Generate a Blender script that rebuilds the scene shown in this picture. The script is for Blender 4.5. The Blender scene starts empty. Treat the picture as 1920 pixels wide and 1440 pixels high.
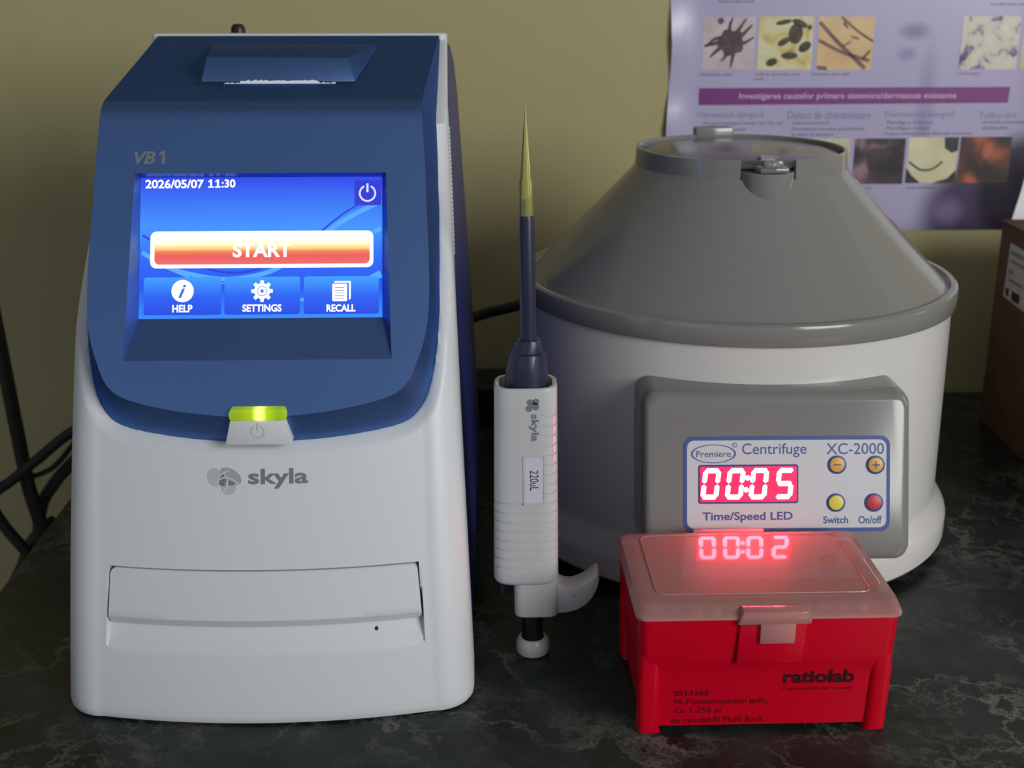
import bpy, bmesh, math, random
from mathutils import Vector, Matrix
R = math.radians
PI = math.pi
CM = 0.01                       # all sizes below are in centimetres
S = bpy.context.scene
COL = S.collection
random.seed(7)

# ------------------------------------------------------------------ camera
cam = bpy.data.cameras.new('camera')
cam.sensor_width = 36; cam.lens = 45.0
cam.clip_start = 0.02; cam.clip_end = 60
co = bpy.data.objects.new('camera', cam); COL.objects.link(co)
co.location = (0, 0, 35.2 * CM)
co.rotation_euler = (R(90) - math.atan(780 / 2400), 0, 0)
cam.dof.use_dof = True; cam.dof.focus_distance = 0.63; cam.dof.aperture_fstop = 13
S.camera = co

# ------------------------------------------------------------------ world, lights, exposure
S.view_settings.view_transform = 'Standard'; S.view_settings.look = 'None'
S.view_settings.exposure = 0.0; S.view_settings.gamma = 1.0
S.view_settings.use_curve_mapping = False
W = bpy.data.worlds.new('world'); S.world = W; W.use_nodes = True
wn = W.node_tree
wb = wn.nodes['Background']
tc = wn.nodes.new('ShaderNodeTexCoord'); sx = wn.nodes.new('ShaderNodeSeparateXYZ')
wn.links.new(tc.outputs['Generated'], sx.inputs[0])
def wmap_(sock, a, b, c, d):
    m_ = wn.nodes.new('ShaderNodeMapRange'); m_.interpolation_type = 'SMOOTHSTEP'
    for i_, v_ in zip((1, 2, 3, 4), (a, b, c, d)): m_.inputs[i_].default_value = v_
    wn.links.new(sock, m_.inputs[0]); return m_.outputs[0]
room = wmap_(sx.outputs['Y'], -.6, .5, 1.0, .2)                  # the lit room lies behind the camera
ceil = wmap_(sx.outputs['Z'], .25, .85, 1.0, .7)                  # its ceiling is dim
wm = wn.nodes.new('ShaderNodeMath'); wm.operation = 'MULTIPLY'; wn.links.new(room, wm.inputs[0]); wn.links.new(ceil, wm.inputs[1])
ws = wn.nodes.new('ShaderNodeMath'); ws.operation = 'MULTIPLY'; ws.inputs[1].default_value = .25; wn.links.new(wm.outputs[0], ws.inputs[0])
wb.inputs[0].default_value = (.95, .98, 1.0, 1); wn.links.new(ws.outputs[0], wb.inputs[1])

def area(name, loc, target, sx_, sy_, power, color):
    l = bpy.data.lights.new(name, 'AREA'); l.shape = 'RECTANGLE'; l.size = sx_; l.size_y = sy_
    l.energy = power; l.color = color
    o = bpy.data.objects.new(name, l); COL.objects.link(o); o.location = loc
    o.rotation_euler = (Vector(target) - Vector(loc)).to_track_quat('-Z', 'Y').to_euler()
    return o
# daylight from the window on the right of the room, in front of the worktop
area('window_daylight', (1.35, -0.88, 0.82), (0.1, 0.75, 0.1), 0.9, 0.9, 29.5, (1.0, 0.985, 0.96))
# narrow lamp added at the right for a highlight streak on the centrifuge cone
area('side_highlight_lamp', (2.1, 0.95, 0.75), (0.2, 0.8, 0.15), 0.35, 1.0, 3.5, (0.95, 0.97, 1.0))
# weak cool fill lamp, added behind and left of the camera for the drum's left
area('cool_fill_light', (-1.3, -1.6, 0.9), (-0.05, 0.7, 0.1), 1.0, 1.2, 2.6, (0.55, 0.7, 1.0))

# ------------------------------------------------------------------ materials
def lin(c): c = c / 255.0; return c / 12.92 if c <= .04045 else ((c + .055) / 1.055) ** 2.4
def rgb(r, g, b): return (lin(r), lin(g), lin(b), 1)
def mat(name, col, rough=.45, metal=0.0, spec=.5, coat=0.0, trans=0.0):
    m = bpy.data.materials.new(name); m.use_nodes = True
    p = m.node_tree.nodes['Principled BSDF']
    p.inputs['Base Color'].default_value = col; p.inputs['Roughness'].default_value = rough
    p.inputs['Metallic'].default_value = metal; p.inputs['Specular IOR Level'].default_value = spec
    p.inputs['Coat Weight'].default_value = coat; p.inputs['Transmission Weight'].default_value = trans
    return m
def N(m, t, **kw):
    n = m.node_tree.nodes.new(t)
    for k, v in kw.items(): setattr(n, k, v)
    return n
def L(m, a, b): m.node_tree.links.new(a, b)
def P(m): return m.node_tree.nodes['Principled BSDF']
def grain(m, scale=900, strength=.05, dist=.0004):
    n = N(m, 'ShaderNodeTexNoise'); n.inputs['Scale'].default_value = scale; n.inputs['Detail'].default_value = 3
    t = N(m, 'ShaderNodeTexCoord'); L(m, t.outputs['Object'], n.inputs['Vector'])
    b = N(m, 'ShaderNodeBump'); b.inputs['Strength'].default_value = strength; b.inputs['Distance'].default_value = dist
    L(m, n.outputs['Fac'], b.inputs['Height']); L(m, b.outputs[0], P(m).inputs['Normal'])
    return m
def mottle(m, c1, c2, scale, detail=4, lo=.35, hi=.65):
    n = N(m, 'ShaderNodeTexNoise'); n.inputs['Scale'].default_value = scale; n.inputs['Detail'].default_value = detail
    t = N(m, 'ShaderNodeTexCoord'); L(m, t.outputs['Object'], n.inputs['Vector'])
    r = N(m, 'ShaderNodeValToRGB'); r.color_ramp.elements[0].color = c1; r.color_ramp.elements[1].color = c2
    r.color_ramp.elements[0].position = lo; r.color_ramp.elements[1].position = hi
    L(m, n.outputs['Fac'], r.inputs[0]); L(m, r.outputs[0], P(m).inputs['Base Color'])
    return m
def glow(name, col, strength=1.0):
    m = bpy.data.materials.new(name); m.use_nodes = True
    p = P(m); p.inputs['Base Color'].default_value = (.01, .01, .01, 1); p.inputs['Roughness'].default_value = .4
    p.inputs['Emission Color'].default_value = col; p.inputs['Emission Strength'].default_value = strength
    return m
def glow_ramp(name, stops, axis='Y', strength=1.0):
    m = glow(name, (1, 1, 1, 1), strength)
    t = N(m, 'ShaderNodeUVMap'); s = N(m, 'ShaderNodeSeparateXYZ'); L(m, t.outputs[0], s.inputs[0])
    r = N(m, 'ShaderNodeValToRGB'); els = r.color_ramp.elements
    els[0].position, els[0].color = stops[0]; els[1].position, els[1].color = stops[-1]
    for p_, c in stops[1:-1]:
        q = els.new(p_); q.color = c
    L(m, s.outputs[axis], r.inputs[0]); L(m, r.outputs[0], P(m).inputs['Emission Color'])
    return m
def see_through(name, col, clear=.5, rough=.08, glossy_ior=1.5, translucent=.5, haze=0):
    """cloudy plastic: part clear, part milky, with a glossy skin"""
    m = bpy.data.materials.new(name); m.use_nodes = True; nt = m.node_tree; nt.nodes.clear()
    out = N(m, 'ShaderNodeOutputMaterial'); tr = N(m, 'ShaderNodeBsdfTransparent'); df = N(m, 'ShaderNodeBsdfDiffuse')
    tl = N(m, 'ShaderNodeBsdfTranslucent'); gl = N(m, 'ShaderNodeBsdfGlossy'); fr = N(m, 'ShaderNodeFresnel')
    a = N(m, 'ShaderNodeMixShader'); b = N(m, 'ShaderNodeMixShader'); c = N(m, 'ShaderNodeMixShader')
    df.inputs[0].default_value = col; tl.inputs[0].default_value = col; gl.inputs['Roughness'].default_value = rough
    tr.inputs[0].default_value = (min(1, col[0] * .3 + .7), min(1, col[1] * .3 + .7), min(1, col[2] * .3 + .7), 1)
    fr.inputs[0].default_value = glossy_ior
    if haze:
        g2 = N(m, 'ShaderNodeBsdfGlossy'); g2.inputs['Roughness'].default_value = .38; gm = N(m, 'ShaderNodeMixShader'); gm.inputs[0].default_value = haze
        L(m, gl.outputs[0], gm.inputs[1]); L(m, g2.outputs[0], gm.inputs[2]); gl = gm
    a.inputs[0].default_value = translucent; L(m, df.outputs[0], a.inputs[1]); L(m, tl.outputs[0], a.inputs[2])
    b.inputs[0].default_value = clear; L(m, a.outputs[0], b.inputs[1]); L(m, tr.outputs[0], b.inputs[2])
    L(m, fr.outputs[0], c.inputs[0]); L(m, b.outputs[0], c.inputs[1]); L(m, gl.outputs[0], c.inputs[2])
    L(m, c.outputs[0], out.inputs[0])
    return m

M = {}
M['white'] = grain(mat('white_plastic', rgb(206, 210, 214), .42), 1500, .06)
M['white_gloss'] = mat('glossy_white_plastic', rgb(202, 200, 197), .2)
M['blue'] = grain(mat('metallic_blue_paint', rgb(95, 128, 186), .4, .9, .3), 2500, .04)
P(M['blue']).inputs['Specular Tint'].default_value = (.12, .16, .4, 1)
M['navy'] = grain(mat('dark_blue_plastic', rgb(28, 40, 108), .4), 1500, .05)
M['pipette_navy'] = mat('navy_plastic', rgb(34, 38, 64), .35)
M['black'] = mat('black_plastic', rgb(14, 14, 15), .4)
M['rubber'] = mat('black_rubber', rgb(16, 16, 17), .6)
M['pipette_white'] = mat('pipette_white_plastic', rgb(186, 188, 190), .24)
M['grey'] = mat('glossy_grey_plastic', rgb(122, 122, 120), .16)
M['grey_dark'] = mat('dark_grey_metal', rgb(84, 84, 84), .35, .3)
M['gap'] = mat('dark_gap', rgb(20, 20, 24), .7)
M['red'] = mat('red_plastic', rgb(192, 0, 32), .3, 0, .3)
M['ink_grey'] = mat('grey_ink', rgb(112, 117, 126), .5)
M['ink_light'] = mat('pale_grey_ink', rgb(180, 181, 182), .5)
M['ink_mid'] = mat('mid_grey_ink', rgb(158, 160, 162), .5)
M['ink_model'] = mat('dim_grey_ink', rgb(112, 118, 122), .5)
M['ink_black'] = mat('black_ink', rgb(30, 30, 32), .5)
M['ink_red'] = mat('dark_red_ink', rgb(84, 2, 12), .4)
M['ink_blue'] = mat('blue_ink', rgb(46, 74, 140), .45)
M['plate'] = mat('pale_label_plastic', rgb(196, 198, 204), .38)
M['orange'] = mat('orange_button', rgb(214, 160, 56), .4)
M['yellow'] = mat('yellow_button', rgb(214, 200, 60), .4)
M['red_button'] = mat('red_button', rgb(190, 44, 56), .4)
M['paper'] = mat('white_paper', rgb(238, 238, 238), .7)
M['card'] = mottle(mat('cardboard', rgb(110, 84, 60), .8), rgb(84, 60, 42), rgb(98, 72, 50), 40)
M['lid'] = see_through('frosted_lid_plastic', rgb(255, 190, 186), .52, .05, 1.6, .4, .45)  # pink in the colour stands in for red glow from display and tray
M['clear'] = see_through('clear_plastic', rgb(232, 235, 234), .74, .04, 1.5, .3)
M['tip'] = see_through('yellow_tip_plastic', rgb(238, 236, 150), .7, .15, 1.45, .45)
M['tip_rack'] = see_through('pale_tip_plastic', rgb(252, 226, 206), .3, .2, 1.45, .4)
M['display_glow'] = glow('red_display_glow', (30.0, 0.0, 0.11, 1), 1.0)
M['digit'] = glow('display_digit_glow', (40, 6.0, 9.0, 1), 1.0)
M['w'] = glow('screen_white', (1.3, 1.3, 1.3, 1))
M['w_soft'] = glow('screen_soft_white', rgb(214, 232, 255))

# wall paint
M['wall'] = mottle(mat('olive_cream_wall_paint', rgb(200, 190, 140), .75), rgb(164, 156, 113), rgb(174, 165, 121), 3.0, 5)
grain(M['wall'], 60, .12, .002)

# dark green-black marble laminate with pale veins
def marble():
    m = mat('dark_marble_laminate', rgb(30, 34, 32), .34, 0, .3)
    t = N(m, 'ShaderNodeTexCoord')
    n1 = N(m, 'ShaderNodeTexNoise'); n1.inputs['Scale'].default_value = 11; n1.inputs['Detail'].default_value = 7; n1.inputs['Roughness'].default_value = .68
    L(m, t.outputs['Object'], n1.inputs['Vector'])
    vm = N(m, 'ShaderNodeVectorMath', operation='MULTIPLY_ADD'); vm.inputs[1].default_value = (.16, .16, .16)
    L(m, n1.outputs['Color'], vm.inputs[0]); L(m, t.outputs['Object'], vm.inputs[2])
    acc = None
    for sc, wd, amp in ((9.5, .035, .75), (21, .05, .4), (5.0, .02, .5)):
        v = N(m, 'ShaderNodeTexVoronoi', feature='DISTANCE_TO_EDGE'); v.inputs['Scale'].default_value = sc
        L(m, vm.outputs[0], v.inputs['Vector'])
        r = N(m, 'ShaderNodeMapRange', interpolation_type='SMOOTHSTEP'); r.inputs[1].default_value = 0; r.inputs[2].default_value = wd
        r.inputs[3].default_value = amp; r.inputs[4].default_value = 0
        L(m, v.outputs['Distance'], r.inputs[0])
        if acc is None: acc = r.outputs[0]
        else:
            mx = N(m, 'ShaderNodeMath', operation='MAXIMUM'); L(m, acc, mx.inputs[0]); L(m, r.outputs[0], mx.inputs[1]); acc = mx.outputs[0]
    n2 = N(m, 'ShaderNodeTexNoise'); n2.inputs['Scale'].default_value = 14; n2.inputs['Detail'].default_value = 6
    L(m, t.outputs['Object'], n2.inputs['Vector'])
    rm = N(m, 'ShaderNodeMapRange'); rm.inputs[1].default_value = .38; rm.inputs[2].default_value = .68; L(m, n2.outputs['Fac'], rm.inputs[0])
    mu = N(m, 'ShaderNodeMath', operation='MULTIPLY'); L(m, acc, mu.inputs[0]); L(m, rm.outputs[0], mu.inputs[1])
    base = N(m, 'ShaderNodeValToRGB'); base.color_ramp.elements[0].color = rgb(20, 24, 23); base.color_ramp.elements[1].color = rgb(46, 54, 51)
    base.color_ramp.elements[0].position = .35; base.color_ramp.elements[1].position = .7
    n3 = N(m, 'ShaderNodeTexNoise'); n3.inputs['Scale'].default_value = 26; n3.inputs['Detail'].default_value = 9; n3.inputs['Roughness'].default_value = .7
    L(m, t.outputs['Object'], n3.inputs['Vector']); L(m, n3.outputs['Fac'], base.inputs[0])
    mix = N(m, 'ShaderNodeMix', data_type='RGBA'); L(m, mu.outputs[0], mix.inputs[0]); L(m, base.outputs[0], mix.inputs[6])
    mix.inputs[7].default_value = rgb(122, 122, 114)
    L(m, mix.outputs[2], P(m).inputs['Base Color'])
    return m
M['marble'] = marble()

# ------------------------------------------------------------------ builders
def tag(o, label=None, cat=None, group=None, kind=None):
    if label: o['label'] = label
    if cat: o['category'] = cat
    if group: o['group'] = group
    if kind: o['kind'] = kind
    return o
def thing(name, label, cat, loc=(0, 0, 0), rot=(0, 0, 0), group=None):
    o = bpy.data.objects.new(name, None); COL.objects.link(o)
    o.location = Vector(loc) * CM; o.rotation_euler = rot; o.empty_display_size = .02
    return tag(o, label, cat, group)
def link(name, bm, m, parent=None, smooth=35, loc=None, rot=None, recalc=True):
    if recalc: bmesh.ops.recalc_face_normals(bm, faces=bm.faces[:])
    me = bpy.data.meshes.new(name); bm.to_mesh(me); bm.free()
    for v in me.vertices: v.co *= CM
    if smooth:
        for p in me.polygons: p.use_smooth = True
        me.set_sharp_from_angle(angle=R(smooth))
    me.materials.append(m)
    o = bpy.data.objects.new(name, me); COL.objects.link(o)
    if parent: o.parent = parent
    if loc: o.location = Vector(loc) * CM
    if rot: o.rotation_euler = rot
    return o
def grid(bm, rows, close_u=False, close_v=False):
    """rows: list of equal-length point lists; returns BMVerts"""
    vs = [[bm.verts.new(p) for p in r] for r in rows]
    nr, nc = len(vs), len(vs[0])
    for i in range(nr if close_v else nr - 1):
        for j in range(nc if close_u else nc - 1):
            q = [vs[i][j], vs[i][(j + 1) % nc], vs[(i + 1) % nr][(j + 1) % nc], vs[(i + 1) % nr][j]]
            q2 = []
            for v in q:
                if all((v.co - w.co).length > 1e-6 for w in q2): q2.append(v)
            if len(q2) >= 3: bm.faces.new(q2)
    return vs
def loft(bm, rings, cap0=True, cap1=True):
    vs = grid(bm, rings, close_u=True)
    if cap0: bm.faces.new(list(reversed(vs[0])))
    if cap1: bm.faces.new(vs[-1])
    return vs
def lathe(bm, prof, cx=0, cy=0, seg=96, a0=0, a1=2 * PI, closed=True):
    """prof: (r,z) list; closed joins last profile point to the first"""
    full = abs(a1 - a0 - 2 * PI) < 1e-6
    n = seg if full else seg + 1
    rows = []
    for k in range(n):
        a = a0 + (a1 - a0) * k / seg
        rows.append([(cx + r * math.cos(a), cy + r * math.sin(a), z) for r, z in prof])
    vs = grid(bm, rows, close_u=closed, close_v=full)
    if not full and closed:
        bm.faces.new(vs[0]); bm.faces.new(list(reversed(vs[-1])))
    bmesh.ops.remove_doubles(bm, verts=bm.verts[:], dist=1e-5)
def box(bm, x0, x1, y0, y1, z0, z1, bevel=0, seg=2):
    b2 = bmesh.new()
    bmesh.ops.create_cube(b2, size=1, matrix=Matrix.Translation(((x0 + x1) / 2, (y0 + y1) / 2, (z0 + z1) / 2)) @ Matrix.Diagonal((x1 - x0, y1 - y0, z1 - z0, 1)))
    if bevel: bmesh.ops.bevel(b2, geom=b2.edges[:], offset=bevel, segments=seg, profile=.5, affect='EDGES')
    join(bm, b2)
def join(bm, b2):
    mp = {v: bm.verts.new(v.co) for v in b2.verts}
    for f in b2.faces: bm.faces.new([mp[v] for v in f.verts])
    b2.free()
def rrect(x0, x1, y0, y1, r, n=5):
    """rounded rectangle, counter-clockwise"""
    pts = []
    for cx, cy, a in ((x1 - r, y0 + r, -PI / 2), (x1 - r, y1 - r, 0), (x0 + r, y1 - r, PI / 2), (x0 + r, y0 + r, PI)):
        for k in range(n + 1):
            t = a + PI / 2 * k / n
            pts.append((cx + r * math.cos(t), cy + r * math.sin(t)))
    return pts
def catmull(pts, n=8):
    out = []
    for i in range(len(pts) - 1):
        p0 = Vector(pts[max(i - 1, 0)]); p1 = Vector(pts[i]); p2 = Vector(pts[i + 1]); p3 = Vector(pts[min(i + 2, len(pts) - 1)])
        for k in range(n):
            t = k / n
            out.append(.5 * ((2 * p1) + (p2 - p0) * t + (2 * p0 - 5 * p1 + 4 * p2 - p3) * t * t + (3 * p1 - p0 - 3 * p2 + p3) * t ** 3))
    out.append(Vector(pts[-1]))
    return out
def tube(bm, pts, r, seg=10, n=8):
    path = catmull(pts, n)
    rows = []
    up = Vector((0, 0, 1))
    for i, p in enumerate(path):
        d = (path[min(i + 1, len(path) - 1)] - path[max(i - 1, 0)]).normalized()
        a = d.cross(up)
        if a.length < .05: a = d.cross(Vector((0, 1, 0)))
        a.normalize(); b = a.cross(d)
        rows.append([p + (a * math.cos(2 * PI * k / seg) + b * math.sin(2 * PI * k / seg)) * r for k in range(seg)])
    loft(bm, rows)
# ---- flat shapes: lists of (verts2d, faces)
def poly(pts): return (list(pts), [list(range(len(pts)))])
def ngon(cx, cy, r, n=40, ry=None, a0=0):
    ry = ry or r
    return poly([(cx + r * math.cos(a0 + 2 * PI * k / n), cy + ry * math.sin(a0 + 2 * PI * k / n)) for k in range(n)])
def band(outer, inner, closed=True):
    n = len(outer); vs = list(outer) + list(inner)
    return (vs, [[i, (i + 1) % n, n + (i + 1) % n, n + i] for i in range(n if closed else n - 1)])
def ringshape(cx, cy, r0, r1, n=48, a0=0, a1=2 * PI, sy=1.0):
    full = abs(a1 - a0 - 2 * PI) < 1e-6
    m_ = n if full else n + 1
    A = [a0 + (a1 - a0) * k / n for k in range(m_)]
    return band([(cx + r1 * math.cos(a), cy + r1 * sy * math.sin(a)) for a in A], [(cx + r0 * math.cos(a), cy + r0 * sy * math.sin(a)) for a in A], full)
def stroke(pts, w0, w1=None, n=10):
    p = catmull([(x, y, 0) for x, y in pts], n); w1 = w0 if w1 is None else w1
    up, dn = [], []
    for i, q in enumerate(p):
        d = (p[min(i + 1, len(p) - 1)] - p[max(i - 1, 0)]).normalized(); nn = Vector((-d.y, d.x, 0)); w = w0 + (w1 - w0) * i / (len(p) - 1)
        up.append((q + nn * w / 2)[:2]); dn.append((q - nn * w / 2)[:2])
    return band(up, dn, False)
_tc = {}
def text_shape(body, bold=0.0, shear=0.0, spacing=1.0):
    key = (body, bold, shear, spacing)
    if key not in _tc:
        c = bpy.data.curves.new('lettering', 'FONT'); c.body = body; c.offset = bold; c.shear = shear; c.space_character = spacing
        c.resolution_u = 4
        o = bpy.data.objects.new('lettering', c); COL.objects.link(o)
        dg = bpy.context.evaluated_depsgraph_get(); me = o.evaluated_get(dg).to_mesh()
        vs = [(v.co.x, v.co.y) for v in me.vertices]; fs = [list(p.vertices) for p in me.polygons]
        bpy.data.objects.remove(o); bpy.data.curves.remove(c)
        x0 = min(v[0] for v in vs); x1 = max(v[0] for v in vs); y0 = min(v[1] for v in vs); y1 = max(v[1] for v in vs)
        _tc[key] = ([((a - x0) / (x1 - x0), (b - y0) / (y1 - y0)) for a, b in vs], fs)
    return _tc[key]
def text(body, x0, x1, y0, y1, bold=0.0, shear=0.0, spacing=1.0):
    vs, fs = text_shape(body, bold, shear, spacing)
    return ([(x0 + a * (x1 - x0), y0 + b * (y1 - y0)) for a, b in vs], fs)
def text_down(body, x0, x1, y0, y1, bold=0.0):
    """letters running downwards (turned a quarter clockwise)"""
    vs, fs = text_shape(body, bold)
    return ([(x0 + b * (x1 - x0), y1 - a * (y1 - y0)) for a, b in vs], fs)
def one(x0, x1, y0, y1, slab_=True):
    """a figure one with a flag and, if wanted, a foot"""
    w = x1 - x0; h_ = y1 - y0; f = .16 * h_ if slab_ else 0; a, b = x0 + .36 * w, x0 + .70 * w; sh = []
    pts = [(a, y0), (b, y0), (b, y1), (x0 + .42 * w, y1), (x0 + .05 * w, y1 - .2 * h_), (x0 + .05 * w, y1 - .36 * h_), (a, y1 - .26 * h_)]
    sh.append((pts, [[0, 1, 2, 6], [2, 3, 4, 5, 6]]))
    if slab_: sh.append(poly([(x0, y0), (x1, y0), (x1, y0 + f), (x0, y0 + f)]))
    return sh
def flat(name, shapes, fn, m, parent, thick=0.0, uv=None, smooth=0):
    """print or thin plate: fn(x,y,h) -> 3D, h = height above the surface; thick>0 gives it side walls"""
    bm = bmesh.new(); uvl = bm.loops.layers.uv.new('UVMap') if uv else None
    for vs, fs in shapes:
        top = [bm.verts.new(fn(x, y, thick)) for x, y in vs]
        src = {v: vs[i] for i, v in enumerate(top)}
        bot = [bm.verts.new(fn(x, y, 0)) for x, y in vs] if thick else None
        ec = {}
        for f in fs:
            try: fc = bm.faces.new([top[i] for i in f])
            except ValueError: continue
            if uv:
                for lp in fc.loops:
                    a, b = src[lp.vert]; lp[uvl].uv = ((a - uv[0]) / (uv[1] - uv[0]), (b - uv[2]) / (uv[3] - uv[2]))
            for k in range(len(f)):
                e_ = (f[k], f[(k + 1) % len(f)]); ec[e_] = ec.get(e_, 0) + 1
        if thick:
            for (a, b) in ec:
                if (b, a) not in ec:
                    try: bm.faces.new([top[b], top[a], bot[a], bot[b]])
                    except ValueError: pass
    return link(name, bm, m, parent, smooth, recalc=False)
def slab(bm, rows, back):
    """a curved plate: front grid of points and the vector to its back"""
    n = len(rows); k = len(rows[0]); bk = Vector(back)
    f = [[bm.verts.new(p) for p in r] for r in rows]; b = [[bm.verts.new(Vector(p) + bk) for p in r] for r in rows]
    for i in range(n - 1):
        for j in range(k - 1):
            bm.faces.new([f[i][j], f[i][j + 1], f[i + 1][j + 1], f[i + 1][j]])
            bm.faces.new([b[i][j], b[i + 1][j], b[i + 1][j + 1], b[i][j + 1]])
    rim = [(0, j) for j in range(k)] + [(i, k - 1) for i in range(1, n)] + [(n - 1, j) for j in range(k - 2, -1, -1)] + [(i, 0) for i in range(n - 2, 0, -1)]
    for q in range(len(rim)):
        (a, c), (d, g) = rim[q], rim[(q + 1) % len(rim)]
        bm.faces.new([f[d][g], f[a][c], b[a][c], b[d][g]])

# ------------------------------------------------------------------ the setting
WY = 0.03                                                       # everything along the wall is turned by this
ax = Vector((math.cos(WY), math.sin(WY), 0)); ay = Vector((-math.sin(WY), math.cos(WY), 0))
bm = bmesh.new(); box(bm, -170, 190, 0, 12, -76, 200)
tag(link('wall_back', bm, M['wall'], None, 0, loc=(0, 105.2, 0), rot=(0, 0, WY)), 'olive cream painted wall behind the worktop', 'wall', kind='structure')
bm = bmesh.new(); box(bm, -170, 190, -330, 0, -80, -76)
tag(link('floor', bm, mottle(mat('floor_tiles', rgb(96, 92, 86), .5), rgb(88, 84, 78), rgb(104, 100, 94), 3), None, 0, loc=(0, 105.2, 0), rot=(0, 0, WY)), 'plain grey floor under the worktop', 'floor', kind='structure')

tb = thing('worktop', 'dark green-black marble laminate worktop with pale veins', 'table', Vector((0, 105.2, 0)) + ax * -31.6 - ay * .15, (0, 0, WY))
bm = bmesh.new(); box(bm, 0, 130, -72, 0, -3.8, 0, .25, 2)
link('tabletop', bm, M['marble'], tb)
for lx, ly in ((4, -68), (124, -68), (4, -6), (124, -6)):
    bm = bmesh.new(); box(bm, lx - 2.5, lx + 2.5, ly - 2.5, ly + 2.5, -76, -3.8, .3); link('leg', bm, M['grey_dark'], tb)

# ------------------------------------------------------------------ chemistry analyser
an = thing('chemistry_analyzer', 'white and blue blood chemistry analyser with a lit touchscreen reading START', 'analyzer', (-11.99, 54.2, 0), (0, 0, .029))
def yw(z): return .17 * z + .0055 * z * z                       # lean of the white front
def wid(z): return 10.18 - .0435 * z
BUL = .95 / 8.5 ** 2
def rec(z):                                                     # the upper rim of the shell lies further back than the fascia
    k = min(1, max(0, (z - 17.5) / 8)); return 3.0 * k * k * (3 - 2 * k)
def corner(z): return 1.9 - .027 * max(0, z - 8)
def white(x, z):
    rc = corner(z); ex = wid(z) - rc; u = min(abs(x), ex); y = yw(z) + rec(z) + BUL * u * u
    if abs(x) > ex: y += rc - math.sqrt(max(0, rc * rc - min(rc, abs(x) - ex) ** 2))
    return y
SY0 = yw(27.5) + 3.0
def stations():
    st = []
    zs = [.12, .22, .5, 1, 1.6, 2.3, 3.0, 3.4, 3.6, 3.75, 4.0, 4.3, 4.6, 4.78, 4.82, 5.2, 5.8, 6.4, 7.0, 7.5, 7.6, 7.64, 8.0, 8.6, 9.4, 10.2, 11, 12, 12.4, 12.7] + [12.85 + .13 * k for k in range(66)] + [21.6, 22, 22.5, 23, 23.5, 23.9, 24.3, 25, 26, 27, 27.5]
    for z in zs:
        ins = .12 * max(0, 1 - (z - .12) / .3) ** 2 if z < .42 else 0
        st.append((yw(z) + rec(z) + ins, z, wid(z) - ins, corner(z), yw(z) + rec(z) + 5.6))
    for k in range(1, 9):
        t = k / 8; y = SY0 + (24.9 - SY0) * t; z = 27.5 + 3.6 * t
        st.append((y, z, wid(z) - .02, 1.35 - .9 * t, max(y + 1.1, 17 + 9 * t)))
    st.append((24.95, 31.35, wid(31.3), .4, 26.1)); st.append((25.05, 31.47, wid(31.4) - .08, .35, 26.0))
    return st
TE = 43.7
pairs = [((0, 15.0), (0, 13.43)), ((1.4, 15.03), (1.6, 13.49)), ((3.9, 15.3), (4.1, 13.66)), ((6.2, 15.82), (6.7, 14.06)), ((7.12, 16.45), (7.7, 14.75)), ((7.62, 17.45), (8.2, 15.9)), ((7.97, 18.5), (8.5, 17.6)),
         ((8.15, 19.8), (8.6, 19.4)), ((8.16, 21.7), (8.6, 21.5)), ((8.06, 24), (8.55, 24)), ((8.0, 25.72), (8.52, 25.72)), ((7.9, 27.5), (8.47, 27.5)), ((7.82, 28.9), (8.44, 28.9)), ((7.86, 30), (8.43, 30)), ((8.1, 37), (8.42, 37)), ((8.33, TE), (8.4, TE))]
half = catmull([(a[0], a[1], b[0]) for a, b in pairs], 6); half2 = catmull([(b[0], b[1], 0) for a, b in pairs], 6)
cre = [(p.x, p.y) for p in half]; out = [(p.x, p.y) for p in half2]
cr_full = [(-x, t) for x, t in reversed(cre[1:])] + cre
ou_full = [(-x, t) for x, t in reversed(out[1:])] + out
seg_ = [(Vector(a), Vector(b)) for a, b in zip(ou_full[:-1], ou_full[1:]) if a[1] < 27.6 and b[1] < 27.6]
loop_ = [p for p in ou_full if p[1] < 27.6]
def outline_dist(x, z):
    """signed distance to the fascia's outline, negative inside it"""
    p = Vector((x, z)); d = 9
    for a, b in seg_:
        ab = b - a; t = max(0, min(1, (p - a).dot(ab) / ab.length_squared)); d = min(d, (p - a - ab * t).length)
    ins = False; n = len(loop_)
    for k in range(n):
        (x0, z0), (x1, z1) = loop_[k], loop_[(k + 1) % n]
        if (z0 > z) != (z1 > z) and x < (x1 - x0) * (z - z0) / (z1 - z0) + x0: ins = not ins
    return -d if ins else d
def cham(x, z):
    if z < 12.3 or z > 24: return 0
    d = outline_dist(x, z); f = min(1, (24 - z) / 3)
    if d > .5: return 0
    if d >= 0: return .32 * f * (1 - d / .5)
    return .32 * f + min(1.9, -d * 2.2)
SC = sorted(set([-1 + 2 * k / 110 for k in range(111)] + [-.985, -.972, -.966, -.958, .958, .966, .972, .985]))
def recess(x, z):
    hx = 7.48 + .08 * (7.55 - z) - (.45 - math.sqrt(max(0, .2025 - (max(0, 4.15 - z)) ** 2)))
    side = min(1, max(0, (hx - abs(x)) / .05))
    if z < 3.7 or z > 7.62 or side <= 0: return 0
    if z < 4.8: d = .55 * ((z - 3.7) / 1.1) ** .8
    else: d = .9
    return d * side
def carve(x, z):
    if 24 < z < 24.6 and abs(x) < 7.6: return 1.9
    return cham(x, z)
rings = []
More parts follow.
